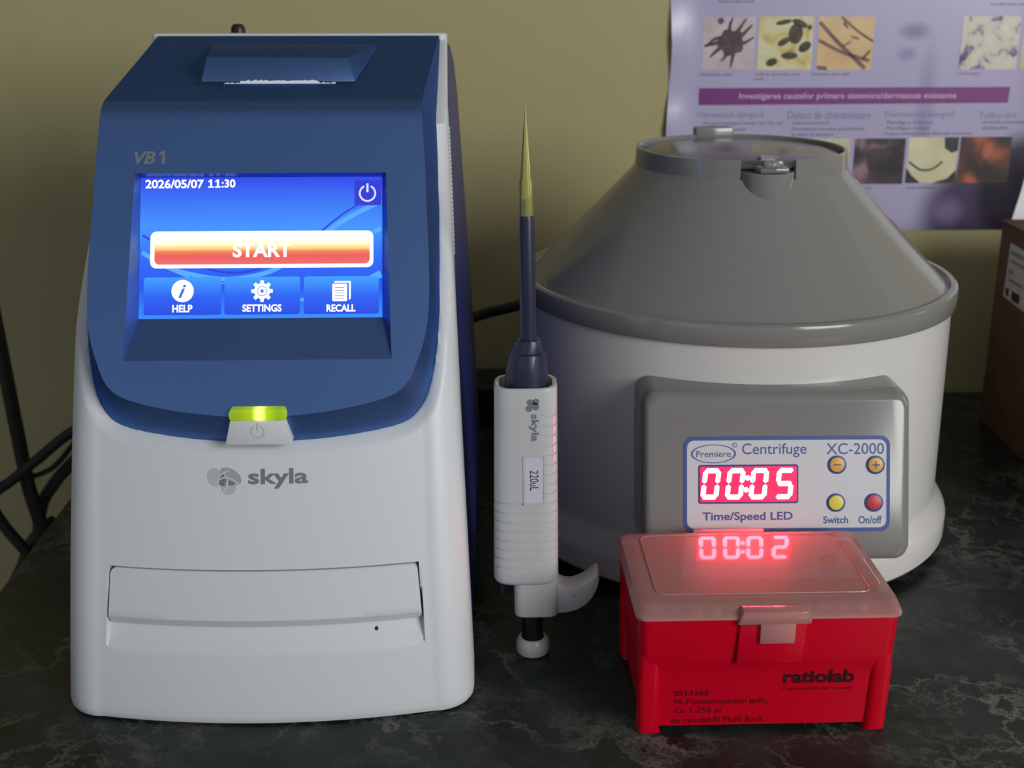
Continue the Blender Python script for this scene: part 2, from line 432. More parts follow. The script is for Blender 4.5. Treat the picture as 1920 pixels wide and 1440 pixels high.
for (y, z, w, rc, yr) in stations():
    ex = w - rc; ring = []
    bl = BUL * min(1, max(0, (31.6 - z) / 4)) if z > 27.5 else BUL
    for s_ in SC:
        x = s_ * ex; ring.append((x, y + bl * x * x + recess(x, z) + carve(x, z), z))
    yc = y + bl * ex * ex + rc
    for k in range(1, 17):
        a = -PI / 2 + PI / 2 * k / 16; x = ex + rc * math.cos(a); ring.append((x, yc + rc * math.sin(a) + cham(x, z) * (k < 15), z))
    yr = max(yr, yc + .2)
    ring += [(w, yr - .12, z), (w - .12, yr, z), (-w + .12, yr, z), (-w, yr - .12, z)]
    for k in range(0, 16):
        a = PI + PI / 2 * k / 16; x = -ex + rc * math.cos(a); ring.append((x, yc + rc * math.sin(a) + cham(x, z) * (k > 1), z))
    rings.append(ring)
bm = bmesh.new(); loft(bm, rings)
tag(link('front_shell', bm, M['white'], an, 40), 'white plastic front shell')

# dark blue rear body
rings = []
for z, hf, hr, yA, yB in ((.3, 9.9, 10.3, 4.4, 29.8), (1.0, 9.98, 10.55, 4.4, 30.6), (5, 9.84, 10.6, 5, 31), (12, 9.55, 10.25, 6.5, 31), (18, 9.28, 9.9, 8, 30.8), (24, 8.9, 9.55, 13.5, 30.5), (27.5, 8.7, 9.35, 17, 30.2), (29.6, 8.6, 9.15, 21.5, 29.4), (30.6, 8.6, 8.95, 25, 28.6), (30.9, 8.5, 8.7, 25.5, 28)):
    c = .5
    rings.append([(-hf, yA, z), (hf, yA, z), (hr, yB - 2 * c, z), (hr - c, yB - .3, z), (hr - 2 * c, yB, z), (-hr + 2 * c, yB, z), (-hr + c, yB - .3, z), (-hr, yB - 2 * c, z)])
bm = bmesh.new(); loft(bm, rings)
link('rear_body', bm, M['navy'], an, 40)['label'] = 'dark blue rear body'
for fx, fy in ((-8, 4.2), (8, 4.2), (-8.6, 27), (8.6, 27)):
    bm = bmesh.new(); lathe(bm, [(0, 0), (.7, 0), (.7, .34), (0, .34)], fx, fy, 20, closed=False); link('foot', bm, M['rubber'], an)
bm = bmesh.new(); lathe(bm, [(0, 30.4), (.36, 30.4), (.36, 31.3), (.44, 31.4), (.44, 31.7), (.3, 31.92), (0, 31.97)], -4.0, 27.2, 20, closed=False)
link('rear_knob', bm, M['black'], an)['label'] = 'small black knob on the back edge'

# blue fascia: profile coordinate t runs up the screen face, over the rounded brow, back along the sloping top
def fprof(t):
    if t <= 28.3: return (1.9 + .494 * (t - 13), t)
    ux, uz = 15.25 / 15.453, 2.5 / 15.453
    if t >= 29.3:
        d = t - 29.3 + .9; return (9.745 + ux * d, 28.88 + uz * d)
    k = t - 28.3; a = Vector((1.9 + .494 * 15.3, 28.3)); b = Vector((9.745, 28.88)); c = Vector((9.745 + ux * .9, 28.88 + uz * .9))
    q = a * (1 - k) ** 2 + b * 2 * k * (1 - k) + c * k * k
    return (q.x, q.y)
def F3(x, t, dep=0):
    y, z = fprof(t)
    if t <= 28.3: return Vector((x, y + dep * .8966, z - dep * .4429))
    return Vector((x, y, z - dep))
def O3(x, t):
    if t <= 26: return Vector((x, white(x, t) + .06 + .3 * max(0, min(1, (24 - t) / 3)), t))
    d = (t - 26) / (TE - 26) * 15.35
    p0 = Vector((white(x, 26) + .06, 26)); p1 = Vector((white(x, 27.5) + .06, 27.45)); p2 = Vector((24.9, 31.05)); l0 = (p1 - p0).length
    q = p0.lerp(p1, d / l0) if d < l0 else p1.lerp(p2, min(1, (d - l0) / (15.35 - l0)))
    return Vector((x, q.x, q.y))
bm = bmesh.new()
rows = []
for k in range(4):
    f = k / 3
    rows.append([F3(*c) * (1 - f) + O3(*o) * f for c, o in zip(cr_full, ou_full)])
grid(bm, rows)
rows = [[o for o in rows[-1]], [O3(*o) + Vector((0, .5, -.05)) for o in ou_full]]
grid(bm, rows)
i17 = min(range(len(cre)), key=lambda i: abs(cre[i][1] - 17.45)); i25 = min(range(len(cre)), key=lambda i: abs(cre[i][1] - 25.72))
low = [(-x, t) for x, t in reversed(cre[1:i17 + 1])] + cre[:i17 + 1]
grid(bm, [[F3(x, t + (17.45 - t) * k / 2) for x, t in low] for k in range(3)])
def rx(t): return 6.36 + (6.08 - 6.36) * (t - 17.45) / (25.72 - 17.45)
for sg in (-1, 1):
    grid(bm, [[F3(sg * (rx(t) + (x - rx(t)) * k / 2), t) for k in range(3)] for x, t in cre[i17:i25 + 1]])
grid(bm, [[F3(-x + 2 * x * k / 24, t) for k in range(25)] for x, t in cre[i25:]])
SCR = dict(tl=F3(-5.87, 25.63, .35), tr=F3(5.87, 25.63, .35), bl=F3(-5.87, 19.4, .72), br=F3(5.87, 19.4, .72))
rc_ = dict(tl=F3(-6.08, 25.72), tr=F3(6.08, 25.72), bl=F3(-6.36, 17.45), br=F3(6.36, 17.45))
for q in (('tl', 'tr'), ('tr', 'br'), ('br', 'bl'), ('bl', 'tl')):
    a, b = q
    bm.faces.new([bm.verts.new(rc_[a]), bm.verts.new(rc_[b]), bm.verts.new(SCR[b]), bm.verts.new(SCR[a])])
bmesh.ops.remove_doubles(bm, verts=bm.verts[:], dist=.0005)
fas = link('fascia', bm, M['blue'], an, 24)
fas['label'] = 'metallic blue front panel framing the screen'
def face_map(x, z, hgt): return F3(x, z, -hgt - .008)
flat('lettering', [text('VB', -6.12, -5.1, 26.13, 26.72, .03, .25), *one(-4.95, -4.5, 26.16, 26.74, False)], face_map, M['ink_model'], fas)

# touchscreen: design space 460 wide x 268 high, y downwards
def scr(u, v, hgt):
    a = SCR['tl'].lerp(SCR['tr'], u / 460); b = SCR['bl'].lerp(SCR['br'], u / 460)
    nrm = (SCR['tr'] - SCR['tl']).cross(SCR['bl'] - SCR['tl']).normalized()
    return a.lerp(b, v / 268) + (nrm if nrm.y < 0 else -nrm) * hgt
def px(p): return (p[0] - 258, p[1] - 331)
B1, B2, B3 = rgb(34, 74, 232), rgb(62, 146, 255), rgb(26, 84, 240)
M['scr'] = glow_ramp('screen_wallpaper', [(0, rgb(48, 140, 255)), (.22, B3), (.42, rgb(36, 104, 250)), (.64, B2), (1, rgb(40, 66, 236))])
bm = bmesh.new(); uvl = bm.loops.layers.uv.new('UVMap')
fv = [bm.verts.new(scr(u, v, 0)) for u, v in ((0, 268), (460, 268), (460, 0), (0, 0))]; bv = [bm.verts.new(v.co + Vector((0, .3, -.15))) for v in fv]
fc = bm.faces.new(fv)
for lp, uv in zip(fc.loops, ((0, 0), (1, 0), (1, 1), (0, 1))): lp[uvl].uv = uv
for k in range(4): bm.faces.new([fv[(k + 1) % 4], fv[k], bv[k], bv[(k + 1) % 4]])
bm.faces.new(list(reversed(bv)))
sc_o = link('touchscreen', bm, M['scr'], an, 0, recalc=False); sc_o['label'] = 'lit blue touchscreen'
def ui(name, shapes, m, lift, uv=None): return flat(name, shapes, lambda u, v, t: scr(u, v, lift), m, sc_o, 0, uv)
def c2p(pts): return [px((240 + x * .2708, 300 + y * .2708)) for x, y in pts]
M['swirl_l'] = glow('screen_pale_swirl', rgb(84, 170, 255)); M['swirl_d'] = glow('screen_deep_swirl', rgb(30, 62, 214))
ui('wallpaper_swirl', [stroke(c2p([(84, 640), (250, 740), (450, 800), (700, 830), (1000, 770), (1250, 600), (1500, 420), (1755, 290)]), 8, 9),
                       stroke(c2p([(300, 770), (520, 850), (760, 850), (1000, 770)]), 4, 2), stroke(c2p([(1050, 1000), (1300, 960), (1550, 890), (1755, 800)]), 4, 14),
                       stroke(c2p([(1660, 530), (1755, 480)]), 6, 10)], M['swirl_l'], .004)
ui('wallpaper_swirl', [stroke(c2p([(86, 520), (200, 590), (400, 700), (640, 780), (900, 760), (1200, 600), (1500, 370), (1755, 225)]), 4, 3)], M['swirl_d'], .006)
def rr(x0, y0, x1, y1, r): return poly([px(p) for p in rrect(x0, x1, y0, y1, r)])
M['tile'] = glow_ramp('screen_tile', [(0, rgb(58, 158, 255)), (.5, rgb(34, 96, 244)), (1, rgb(24, 70, 226))], 'Y')
for x0, x1 in ((267, 413), (419, 562), (569, 711)):
    ui('menu_tile', [rr(x0, 521, x1, 592, 5)], M['tile'], .008, (0, 460, 190, 262))
M['pwr_tile'] = glow('screen_power_tile', rgb(44, 52, 214))
ui('power_tile', [rr(665, 338, 716, 386, 3)], M['pwr_tile'], .008)
def T(body, x0, y0, x1, y1, bold=.02, shear=0):
    vs, fs = text(body, x0, x1, -y1, -y0, bold, shear); return ([px((a, -b)) for a, b in vs], fs)
ui('clock_lettering', [T('2026/05/07', 267, 335, 378, 352, .025), *[([px((a, -b)) for a, b in v_], f_) for v_, f_ in one(386, 397, -351, -335) + one(399, 410, -351, -335)], T(':30', 412, 335, 438, 351, .025)], M['w'], .012)
pc = px((690, 363))
ui('power_icon', [ringshape(pc[0], pc[1], 13, 16.5, 40, R(-65), R(245)), poly([(pc[0] - 2, pc[1] - 19), (pc[0] + 2, pc[1] - 19), (pc[0] + 2, pc[1] - 2), (pc[0] - 2, pc[1] - 2)])], M['w_soft'], .012)
M['start'] = glow_ramp('screen_start_fill', [(0, (1.3, 1.3, 1.2, 1)), (.34, rgb(255, 252, 210)), (.5, rgb(255, 206, 110)), (.58, rgb(242, 130, 92)), (.72, rgb(236, 92, 88)), (1, rgb(238, 108, 108))])
ui('start_button', [rr(278, 434, 701, 504, 12)], M['w'], .010)
ui('start_button_fill', [rr(286, 439, 694, 497, 9)], M['start'], .014, (0, 460, 108, 166))
ui('start_lettering', [T('START', 434, 457, 545, 484, .032)], M['w'], .018)
ui('help_icon', [ngon(*px((340, 547)), 21)], M['w'], .012)
ui('help_icon_letter', [T('i', 332, 535, 347, 560, .02, .35)], glow('screen_icon_blue', rgb(40, 120, 240)), .016)
gc = px((490, 548)); gp = []
for k in range(8):
    for da, r_ in ((-.24, 15), (-.16, 20.5), (.16, 20.5), (.24, 15)):
        a = 2 * PI * k / 8 + da + PI / 8 * 0; gp.append((gc[0] + r_ * math.cos(a), gc[1] + r_ * math.sin(a)))
ui('settings_icon', [band(gp, [(gc[0] + 9.5 * math.cos(2 * PI * (k / 32) - .24), gc[1] + 9.5 * math.sin(2 * PI * k / 32 - .24)) for k in range(32)]), ringshape(gc[0], gc[1], 3.2, 8.2)], M['w'], .012)
ui('recall_icon', [rr(623, 535, 651, 568, 2), poly([px(p) for p in ((627, 530), (658, 530), (658, 563), (654.5, 566), (654.5, 533), (627, 533))])], M['w'], .012)
ui('recall_icon_lines', [poly([px(p) for p in ((628, y), (646, y), (646, y + 1.3), (628, y + 1.3))]) for y in (542, 547, 552, 557, 562)], glow('screen_line_grey', rgb(92, 120, 170)), .016)
for tx in (T('HELP', 321, 573, 359, 587, .03), T('SETTINGS', 453, 573, 527, 587, .03), T('RECALL', 612, 574, 667, 588, .03)):
    ui('menu_lettering', [tx], M['w'], .016)

# power key under the fascia
bm = bmesh.new()
def prism(bm, pts, y0, y1, bevel=0):
    b2 = bmesh.new(); a = [b2.verts.new((x, y0, z)) for x, z in pts]; b = [b2.verts.new((x, y1, z)) for x, z in pts]
    b2.faces.new(a); b2.faces.new(list(reversed(b)))
    for k in range(len(pts)): b2.faces.new([a[(k + 1) % len(pts)], a[k], b[k], b[(k + 1) % len(pts)]])
    bmesh.ops.recalc_face_normals(b2, faces=b2.faces[:])
    if bevel: bmesh.ops.bevel(b2, geom=b2.edges[:], offset=bevel, segments=2, profile=.5, affect='EDGES')
    join(bm, b2)
prism(bm, [(-1.54, 13.66), (1.6, 13.66), (1.38, 14.88), (-1.24, 14.88)], 2.7, 4.2, .05)
pk = link('power_key', bm, M['white'], an); pk['label'] = 'white power key'
def pk_map(x, z, hgt): return Vector((x, 2.7 - hgt - .006, z))
flat('power_symbol', [ringshape(.02, 14.33, .27, .35, 40, R(115), R(425)), poly([(-.02, 14.35), (.07, 14.35), (.07, 14.76), (-.02, 14.76)])], pk_map, mat('embossed_grey', rgb(188, 192, 196), .4), pk)
bm = bmesh.new(); prism(bm, [(-1.24, 14.92), (1.4, 14.92), (1.44, 15.2), (1.34, 15.46), (-1.18, 15.46), (-1.28, 15.2)], 2.62, 4.0, .06)
m = glow('green_status_glow', (1, 1, 1, 1), 1.0)
t_ = N(m, 'ShaderNodeTexCoord'); s3 = N(m, 'ShaderNodeSeparateXYZ'); L(m, t_.outputs['Object'], s3.inputs[0])
mm = N(m, 'ShaderNodeMapRange'); mm.inputs[1].default_value = -.0125; mm.inputs[2].default_value = .0143; L(m, s3.outputs['X'], mm.inputs[0])
r = N(m, 'ShaderNodeValToRGB'); L(m, mm.outputs[0], r.inputs[0]); els = r.color_ramp.elements
els[0].position = 0; els[0].color = rgb(110, 140, 10); els[1].position = 1; els[1].color = rgb(120, 150, 10)
for p_, c in ((.2, rgb(120, 140, 20)), (.4, rgb(150, 180, 10)), (.53, (1.4, 1.5, .35, 1)), (.66, rgb(160, 190, 10)), (.85, rgb(110, 135, 15))):
    q = els.new(p_); q.color = c
L(m, r.outputs[0], P(m).inputs['Emission Color']); P(m).inputs['Base Color'].default_value = rgb(120, 150, 20)
link('status_light', bm, m, an)['label'] = 'glowing green status light'

# maker's logo on the white front
def wmap(x, z, hgt): return Vector((x, white(x, z) - hgt - .015, z))
def blob(cx, cy, rx_, ry_, rot, pinch=0):
    pts = []
    for k in range(40):
        a = 2 * PI * k / 40; r_ = 1 + pinch * math.cos(2 * a)
        x, y = rx_ * r_ * math.cos(a), ry_ * r_ * math.sin(a); pts.append((cx + x * math.cos(rot) - y * math.sin(rot), cy + x * math.sin(rot) + y * math.cos(rot)))
    return poly(pts)
LX, LZ = .13, 0
flat('logo_flower', [blob(-2.18, 11.97, .36, .42, .3)], wmap, M['ink_light'], an)
flat('logo_flower', [blob(-1.42, 12.02, .56, .33, -.55)], lambda x, z, h_: wmap(x, z, h_ + .004), M['ink_mid'], an)
flat('logo_flower', [blob(-1.52, 11.5, .34, .34, 0)], lambda x, z, h_: wmap(x, z, h_ + .008), M['ink_light'], an)
flat('logo_flower', [poly([(-1.98, 11.62), (-1.72, 11.55), (-1.62, 11.85), (-1.78, 12.13), (-1.93, 12.0)]), poly([(-1.55, 11.86), (-1.2, 11.72), (-1.3, 11.6), (-1.55, 11.6)])], lambda x, z, h_: wmap(x, z, h_ + .012), M['ink_grey'], an)
flat('logo_lines', [stroke([(-2.0, 11.45), (-2.02, 11.8), (-1.85, 12.12), (-1.5, 12.28)], .05), stroke([(-2.15, 11.75), (-1.75, 11.95), (-1.3, 11.86), (-1.05, 11.6)], .05), stroke([(-1.8, 12.2), (-1.58, 11.9), (-1.6, 11.5), (-1.85, 11.3)], .05)], lambda x, z, h_: wmap(x, z, h_ + .016), M['white'], an)
flat('logo_lettering', [text('skyla', -.58, 2.28, 11.43, 12.36, .025)], wmap, M['ink_grey'], an)
flat('scratch', [stroke([(8.02, 5.42), (8.12, 5.6), (8.24, 5.75)], .03, .01)], lambda x, z, h_: Vector((x, white(x, z) + .05 - h_, z)), M['ink_mid'], an)

# cartridge door
def dhw(z):
    w_ = 7.42 + .08 * (7.55 - z)
    for e0, sg in ((7.55, 1), (4.78, -1)):
        d = (e0 - z) * sg
        if d < .3: w_ -= .3 - math.sqrt(max(0, .09 - (.3 - d) ** 2))
    return w_
rows = []
for z in (4.78, 4.82, 4.9, 5.0, 5.08, 5.16, 5.22, 5.5, 6, 6.5, 7, 7.25, 7.35, 7.43, 7.5, 7.54, 7.55):
    ch = .34 * max(0, (5.2 - z) / .42); w_ = dhw(z)
    rows.append([(x, white(x, z) + ch + (.04 if z > 7.53 else 0), z) for x in [-w_ + 2 * w_ * k / 40 for k in range(41)]])
bm = bmesh.new(); slab(bm, rows, (0, .4, 0))
link('cartridge_door', bm, M['white'], an, 30)['label'] = 'white cartridge door across the lower front'
flat('reset_hole', [ngon(5.4, 4.42, .09, 20)], lambda x, z, h_: Vector((x, white(x, z) + recess(x, z) - .02, z)), M['gap'], an)

# printer cover on the sloping top and the torn paper in its slot
def slope(y): return 28.88 + (y - 9.745) * 2.5 / 15.25
bm = bmesh.new()
a = [(-3.75, 13.9, slope(13.9) + .02), (4.25, 13.9, slope(13.9) + .02), (3.8, 14.6, 30.72), (-3.5, 14.6, 30.82)]
b = [(-4.7, 22, slope(22) + .02), (4.95, 22, slope(22) + .02), (4.6, 21.6, 31.05), (-4.5, 21.6, 31.05)]
vs = [bm.verts.new(p) for p in a + b]
for f in ((0, 1, 2, 3), (3, 2, 6, 7), (1, 5, 6, 2), (0, 3, 7, 4), (4, 7, 6, 5), (0, 4, 5, 1)): bm.faces.new([vs[i] for i in f])
bmesh.ops.bevel(bm, geom=bm.edges[:], offset=.04, segments=2, profile=.5, affect='EDGES')
link('printer_cover', bm, M['blue'], an, 30)
bm = bmesh.new(); box(bm, -4.0, 4.1, 13.6, 13.98, slope(13.8) - .1, slope(13.8) + .03); link('paper_slot', bm, M['gap'], an, 0)
tp = [(-2.5, 0)]
for k in range(60): tp.append((-2.5 + 5.75 * k / 59, .08 + .08 * random.random() * (1 if k % 3 else .4) + (.05 if 8 < k < 50 else -.06)))
tp.append((3.25, 0))
bm = bmesh.new(); prism(bm, [(x, slope(13.6) + z) for x, z in tp], 13.55, 13.58)
link('printer_paper', bm, M['paper'], an, 0)['label'] = 'torn edge of white printer paper'
# narrow vent ribs down the right edge of the shell
bm = bmesh.new()
for k in range(31):
    z = 20.8 + k * .2; y = yw(z) + rec(z) + 5.5; box(bm, wid(z) - .06, wid(z) + .05, y - .5, y + .02, z, z + .1)
link('vent_ribs', bm, M['white'], an, 0)

# ------------------------------------------------------------------ pipette, upside down on its plunger knob
pp = thing('pipette', 'white and navy micropipette standing upside down with a yellow tip on top', 'pipette', (1.1, 61.4, 0), (0, -.0165, 0))
def hand_ring(z):
    k = (z - 4.6) / (15.4 - 4.6); xl = -1.98 + .22 * k; xr = 1.42
    cx, hx, hy = (xl + xr) / 2, (xr - xl) / 2, 1.35
    ring = []; n = 72
    for i in range(n):
        a = 2 * PI * i / n; c, s_ = math.cos(a), math.sin(a); e_ = .52
        x = hx * math.copysign(abs(c) ** e_, c); y = hy * math.copysign(abs(s_) ** e_, s_)
        d = 0
        for g in range(8):
            if abs(z - (9.25 - .52 * g)) < .05: d = .07
        if z > 9.5:
            for g in range(9):
                if abs(z - (13.95 - .52 * g)) < .05 and x > .85: d = .07
        ring.append((cx + x * (1 - d / hx), y * (1 - d / hy), z))
    return ring
zs = {4.6, 15.2, 15.35, 15.4, 4.7, 4.85}
for g in range(8):
    for d in (-.12, -.06, -.03, .03, .06, .12): zs.add(round(9.25 - .52 * g + d, 3))
for g in range(9):
    for d in (-.12, -.06, -.03, .03, .06, .12): zs.add(round(13.95 - .52 * g + d, 3))
rings = []
for z in sorted(zs):
    rg = hand_ring(z); ins = .18 * (1 - (z - 4.6) / .25) ** 2 if z < 4.85 else (.1 if z > 15.38 else (.03 if z > 15.3 else 0))
    cx = sum(p[0] for p in rg) / len(rg)
    rings.append([(cx + (p[0] - cx) * (1 - ins / 1.6), p[1] * (1 - ins / 1.3), p[2]) for p in rg])
top = rings[-1]; cx = sum(p[0] for p in top) / len(top)
rings.append([(cx + (p[0] - cx) * .9, p[1] * .88, 15.38) for p in top]); rings.append([(cx + (p[0] - cx) * .88, p[1] * .86, 14.9) for p in top])
bm = bmesh.new(); loft(bm, rings)
hd = link('handle', bm, M['pipette_white'], pp, 30); hd['label'] = 'white ribbed handle'
def pm(x, z, h_): return Vector((x, -1.352 - h_, z))
def lift(d): return lambda x, z, h_: pm(x, z, h_ + d)
bm = bmesh.new(); rows = [[pm(x, z, .03) for x, z in rrect(-.36, .78, 9.2, 11.95, .12)], [pm(x, z, .03) for x, z in rrect(-.26, .68, 9.32, 11.83, .08)], [pm(x, z, .0) for x, z in rrect(-.24, .66, 9.34, 11.81, .08)]]
grid(bm, [[pm(x, z, -.1) for x, z in rrect(-.36, .78, 9.2, 11.95, .12)]] + rows, close_u=True)
link('window_frame', bm, M['pipette_white'], hd, 20)
flat('volume_window', [poly(rrect(-.24, .66, 9.34, 11.81, .08))], lift(.006), mat('silver_label', rgb(200, 200, 214), .3), hd)
flat('lettering', [text_down('220uL', -.02, .42, 10.0, 11.1, .0)], lift(.012), M['ink_black'], hd)
flat('logo_lettering', [text_down('skyla', -.04, .46, 12.65, 14.1, .03)], lift(.004), M['ink_grey'], hd)
flat('logo_flower', [blob(.06, 14.72, .19, .16, 0), blob(.3, 14.5, .17, .2, .4), blob(-.02, 14.4, .17, .18, 0), blob(.34, 14.75, .15, .16, 0)], lift(.004), M['ink_grey'], hd)
# navy nose, stepped, then the long shaft
rings = []
for z, xl, xr, hy in ((14.9, -1.2, 1.0, 1.0), (15.4, -1.2, 1.0, 1.0), (16.1, -1.17, .95, .95), (16.9, -.98, .9, .85), (16.95, -.96, .84, .82), (16.98, -.94, .7, .7), (17.5, -.64, .68, .62), (17.6, -.58, .62, .58), (17.62, -.5, .5, .45)):
    cx = (xl + xr) / 2; rings.append([(cx + (xr - xl) / 2 * math.cos(2 * PI * k / 40), hy * math.sin(2 * PI * k / 40), z) for k in range(40)])
bm = bmesh.new(); loft(bm, rings); link('nose_collar', bm, M['pipette_navy'], pp, 30)['label'] = 'stepped navy collar'
bm = bmesh.new(); lathe(bm, [(0, 17.4), (.42, 17.4), (.41, 19.5), (.37, 23.6), (.33, 23.8), (.26, 23.85), (.25, 24.6), (0, 24.6)], 0, 0, 40, closed=False)
link('shaft', bm, M['pipette_navy'], pp, 30)['label'] = 'long navy shaft'
bm = bmesh.new(); lathe(bm, [(.35, 23.82), (.36, 23.86), (.345, 24.0), (.355, 24.06), (.34, 24.12), (.34, 24.3), (.335, 25.56), (.285, 25.6), (.02, 29.12), (.012, 29.12), (.25, 25.6), (.29, 25.5), (.3, 23.82)], 0, 0, 40)
link('disposable_tip', bm, M['tip'], pp, 30)['label'] = 'translucent yellow tip'
# neck, finger hook, ejector, plunger, knob below the handle
rings = []
for z, ins in ((2.6, .12), (2.68, .03), (2.8, 0), (4.7, 0), (4.9, .02)):
    rings.append([(x, y, z + (.2 * (x + .9) if z > 4.5 else 0)) for x, y in rrect(-.92 + ins, 1.4 - ins, -1.1 + ins, 1.0 - ins, .45, 6)])
bm = bmesh.new(); loft(bm, rings); link('neck', bm, M['pipette_white'], pp, 30)
hook = [(.9, 4.6), (1.4, 4.38), (1.7, 4.2), (2.1, 4.15), (2.5, 4.28), (2.9, 4.5), (3.2, 4.74), (3.42, 4.95), (3.55, 4.9), (3.56, 4.5), (3.44, 4.05), (3.2, 3.55), (2.85, 3.15), (2.4, 2.86), (1.9, 2.72), (1.3, 2.66), (.9, 2.66)]
bm = bmesh.new(); prism(bm, hook, -.75, .75, .12)
hk = link('finger_hook', bm, M['pipette_white'], pp, 40)
flat('rivet_hole', [ngon(2.25, 3.75, .13, 20, .06)], lambda x, z, h_: Vector((x, -.757, z)), M['ink_mid'], hk)
bm = bmesh.new(); box(bm, -1.66, -.8, .1, 1.0, 3.4, 5.0, .08); link('ejector_button', bm, M['pipette_navy'], pp)
bm = bmesh.new(); lathe(bm, [(0, .8), (.56, .8), (.56, 2.75), (0, 2.75)], .03, 0, 32, closed=False); link('plunger', bm, M['black'], pp)
bm = bmesh.new(); prof = [(0, .02), (.72, .02), (.84, .1), (.9, .28), (.9, .55), (.84, .85), (.72, 1.0), (.62, 1.0), (.58, .8), (0, .8)]
rows = []
for k in range(120):
    a = 2 * PI * k / 120; rows.append([((r_ - (.035 if (k % 3 == 0 and .05 < z < .4) else 0)) * math.cos(a) + .03, (r_ - (.035 if (k % 3 == 0 and .05 < z < .4) else 0)) * math.sin(a), z) for r_, z in prof])
grid(bm, rows, close_v=True); bmesh.ops.remove_doubles(bm, verts=bm.verts[:], dist=1e-5)
link('plunger_knob', bm, M['pipette_white'], pp, 30)

# ------------------------------------------------------------------ centrifuge
ce = thing('centrifuge', 'round white centrifuge with grey cone-shaped top and red 00:05 display', 'centrifuge', (14.19, 80.05, 0), (0, 0, .02))
for k in range(4):
    a = PI / 4 + k * PI / 2; bm = bmesh.new()
    lathe(bm, [(0, 0), (1.1, 0), (1.2, .9), (0, .9)], 10.5 * math.cos(a), 10.5 * math.sin(a), 24, closed=False); link('foot', bm, M['rubber'], ce)
bm = bmesh.new()
lathe(bm, [(0, .6), (13.9, .6), (14.15, .66), (14.3, .85), (14.32, 2.0), (14.24, 2.3), (14.0, 2.7), (13.72, 3.15), (13.6, 3.35), (13.52, 3.5), (13.49, 3.8), (13.36, 15.75), (12.9, 15.8), (0, 15.8)], 0, 0, 160, closed=False)
link('drum', bm, M['white_gloss'], ce, 30)['label'] = 'glossy white round body with a flared base'
bm = bmesh.new()
lathe(bm, [(13.3, 15.64), (13.58, 15.64), (13.64, 15.75), (13.66, 16.6), (13.6, 16.8), (13.45, 16.9), (13.2, 16.9), (13.02, 16.8), (12.95, 16.72), (12.85, 16.8), (12.6, 17.05), (6.75, 23.25), (6.52, 23.6), (6.2, 23.5), (6.2, 23.2), (12.4, 16.7), (12.9, 16.2), (13.2, 16.1)], 0, 0, 160)
cone = link('cone_cover', bm, M['grey'], ce, 28); cone['label'] = 'glossy grey cone-shaped cover'
# collar around the opening, interrupted where the latch sits
A0 = R(-90 + 4 + 14.5); A1 = R(-90 + 4 - 14.5 + 360)
bm = bmesh.new(); lathe(bm, [(6.5, 23.3), (6.52, 23.6), (6.46, 24.6), (6.4, 24.68), (6.26, 24.68), (6.2, 24.6), (6.2, 23.3)], 0, 0, 120, A0, A1)
link('collar_ring', bm, M['grey'], cone, 30)
bm = bmesh.new()
a = R(-86); px_, py_ = 5.75 * math.cos(a), 5.75 * math.sin(a)
lathe(bm, [(0, 21), (1.45, 21), (1.6, 21.4), (1.64, 23.98), (1.58, 24.05), (0, 24.05)], px_, py_, 40, closed=False)
link('latch_seat', bm, M['grey'], cone, 30)
# inside bowl with the rotor, seen through the clear lid
bm = bmesh.new(); lathe(bm, [(0, 19.2), (5.9, 19.2), (6.3, 20.0), (6.3, 23.3), (6.2, 23.3), (6.2, 20.1), (5.8, 19.35), (0, 19.35)], 0, 0, 64, closed=False)
link('bowl', bm, M['grey_dark'], ce, 30)
bm = bmesh.new(); lathe(bm, [(0, 19.4), (1.6, 19.4), (2.0, 20.6), (1.2, 22.0), (.5, 22.6), (0, 22.6)], 0, 0, 40, closed=False)
for k in range(6):
    a = k * PI / 3 + .2; c, s_ = math.cos(a), math.sin(a); b2 = bmesh.new(); box(b2, 1.2, 5.0, -.75, .75, 20.8, 21.7, .2)
    bmesh.ops.rotate(b2, verts=b2.verts[:], cent=(0, 0, 0), matrix=Matrix.Rotation(a, 3, 'Z')); join(bm, b2)
link('rotor', bm, M['black'], ce, 40)
bm = bmesh.new(); lathe(bm, [(0, 24.72), (3, 24.7), (5.2, 24.56), (6.0, 24.4), (6.15, 24.3), (6.1, 24.18), (5.1, 24.4), (3, 24.55), (0, 24.57)], 0, 0, 80, closed=False)
ld = link('lid', bm, see_through('smoky_lid_plastic', rgb(176, 176, 176), .62, .16, 1.45, .4), ce, 30); ld['label'] = 'clear domed lid over the opening'
bm = bmesh.new()
a = R(-86); q = Vector((math.cos(a), math.sin(a), 0)); s_ = Vector((-q.y, q.x, 0))
b2 = bmesh.new(); box(b2, 5.6, 7.35, -.78, .95, 24.1, 24.4, .1); bmesh.ops.rotate(b2, verts=b2.verts[:], cent=(0, 0, 0), matrix=Matrix.Rotation(a, 3, 'Z')); join(bm, b2)
b2 = bmesh.new(); lathe(b2, [(0, 24.4), (.3, 24.4), (.3, 24.7), (.62, 24.76), (.62, 24.9), (.5, 24.96), (0, 24.96)], 6.25 * q.x - .1 * s_.x, 6.35 * q.y, 28, closed=False); join(bm, b2)
b2 = bmesh.new(); box(b2, 6.2, 6.6, .1, .8, 24.35, 24.7, .1); bmesh.ops.rotate(b2, verts=b2.verts[:], cent=(0, 0, 0), matrix=Matrix.Rotation(a, 3, 'Z')); join(bm, b2)
link('latch', bm, M['clear'], ld, 30)['label'] = 'clear plastic latch'
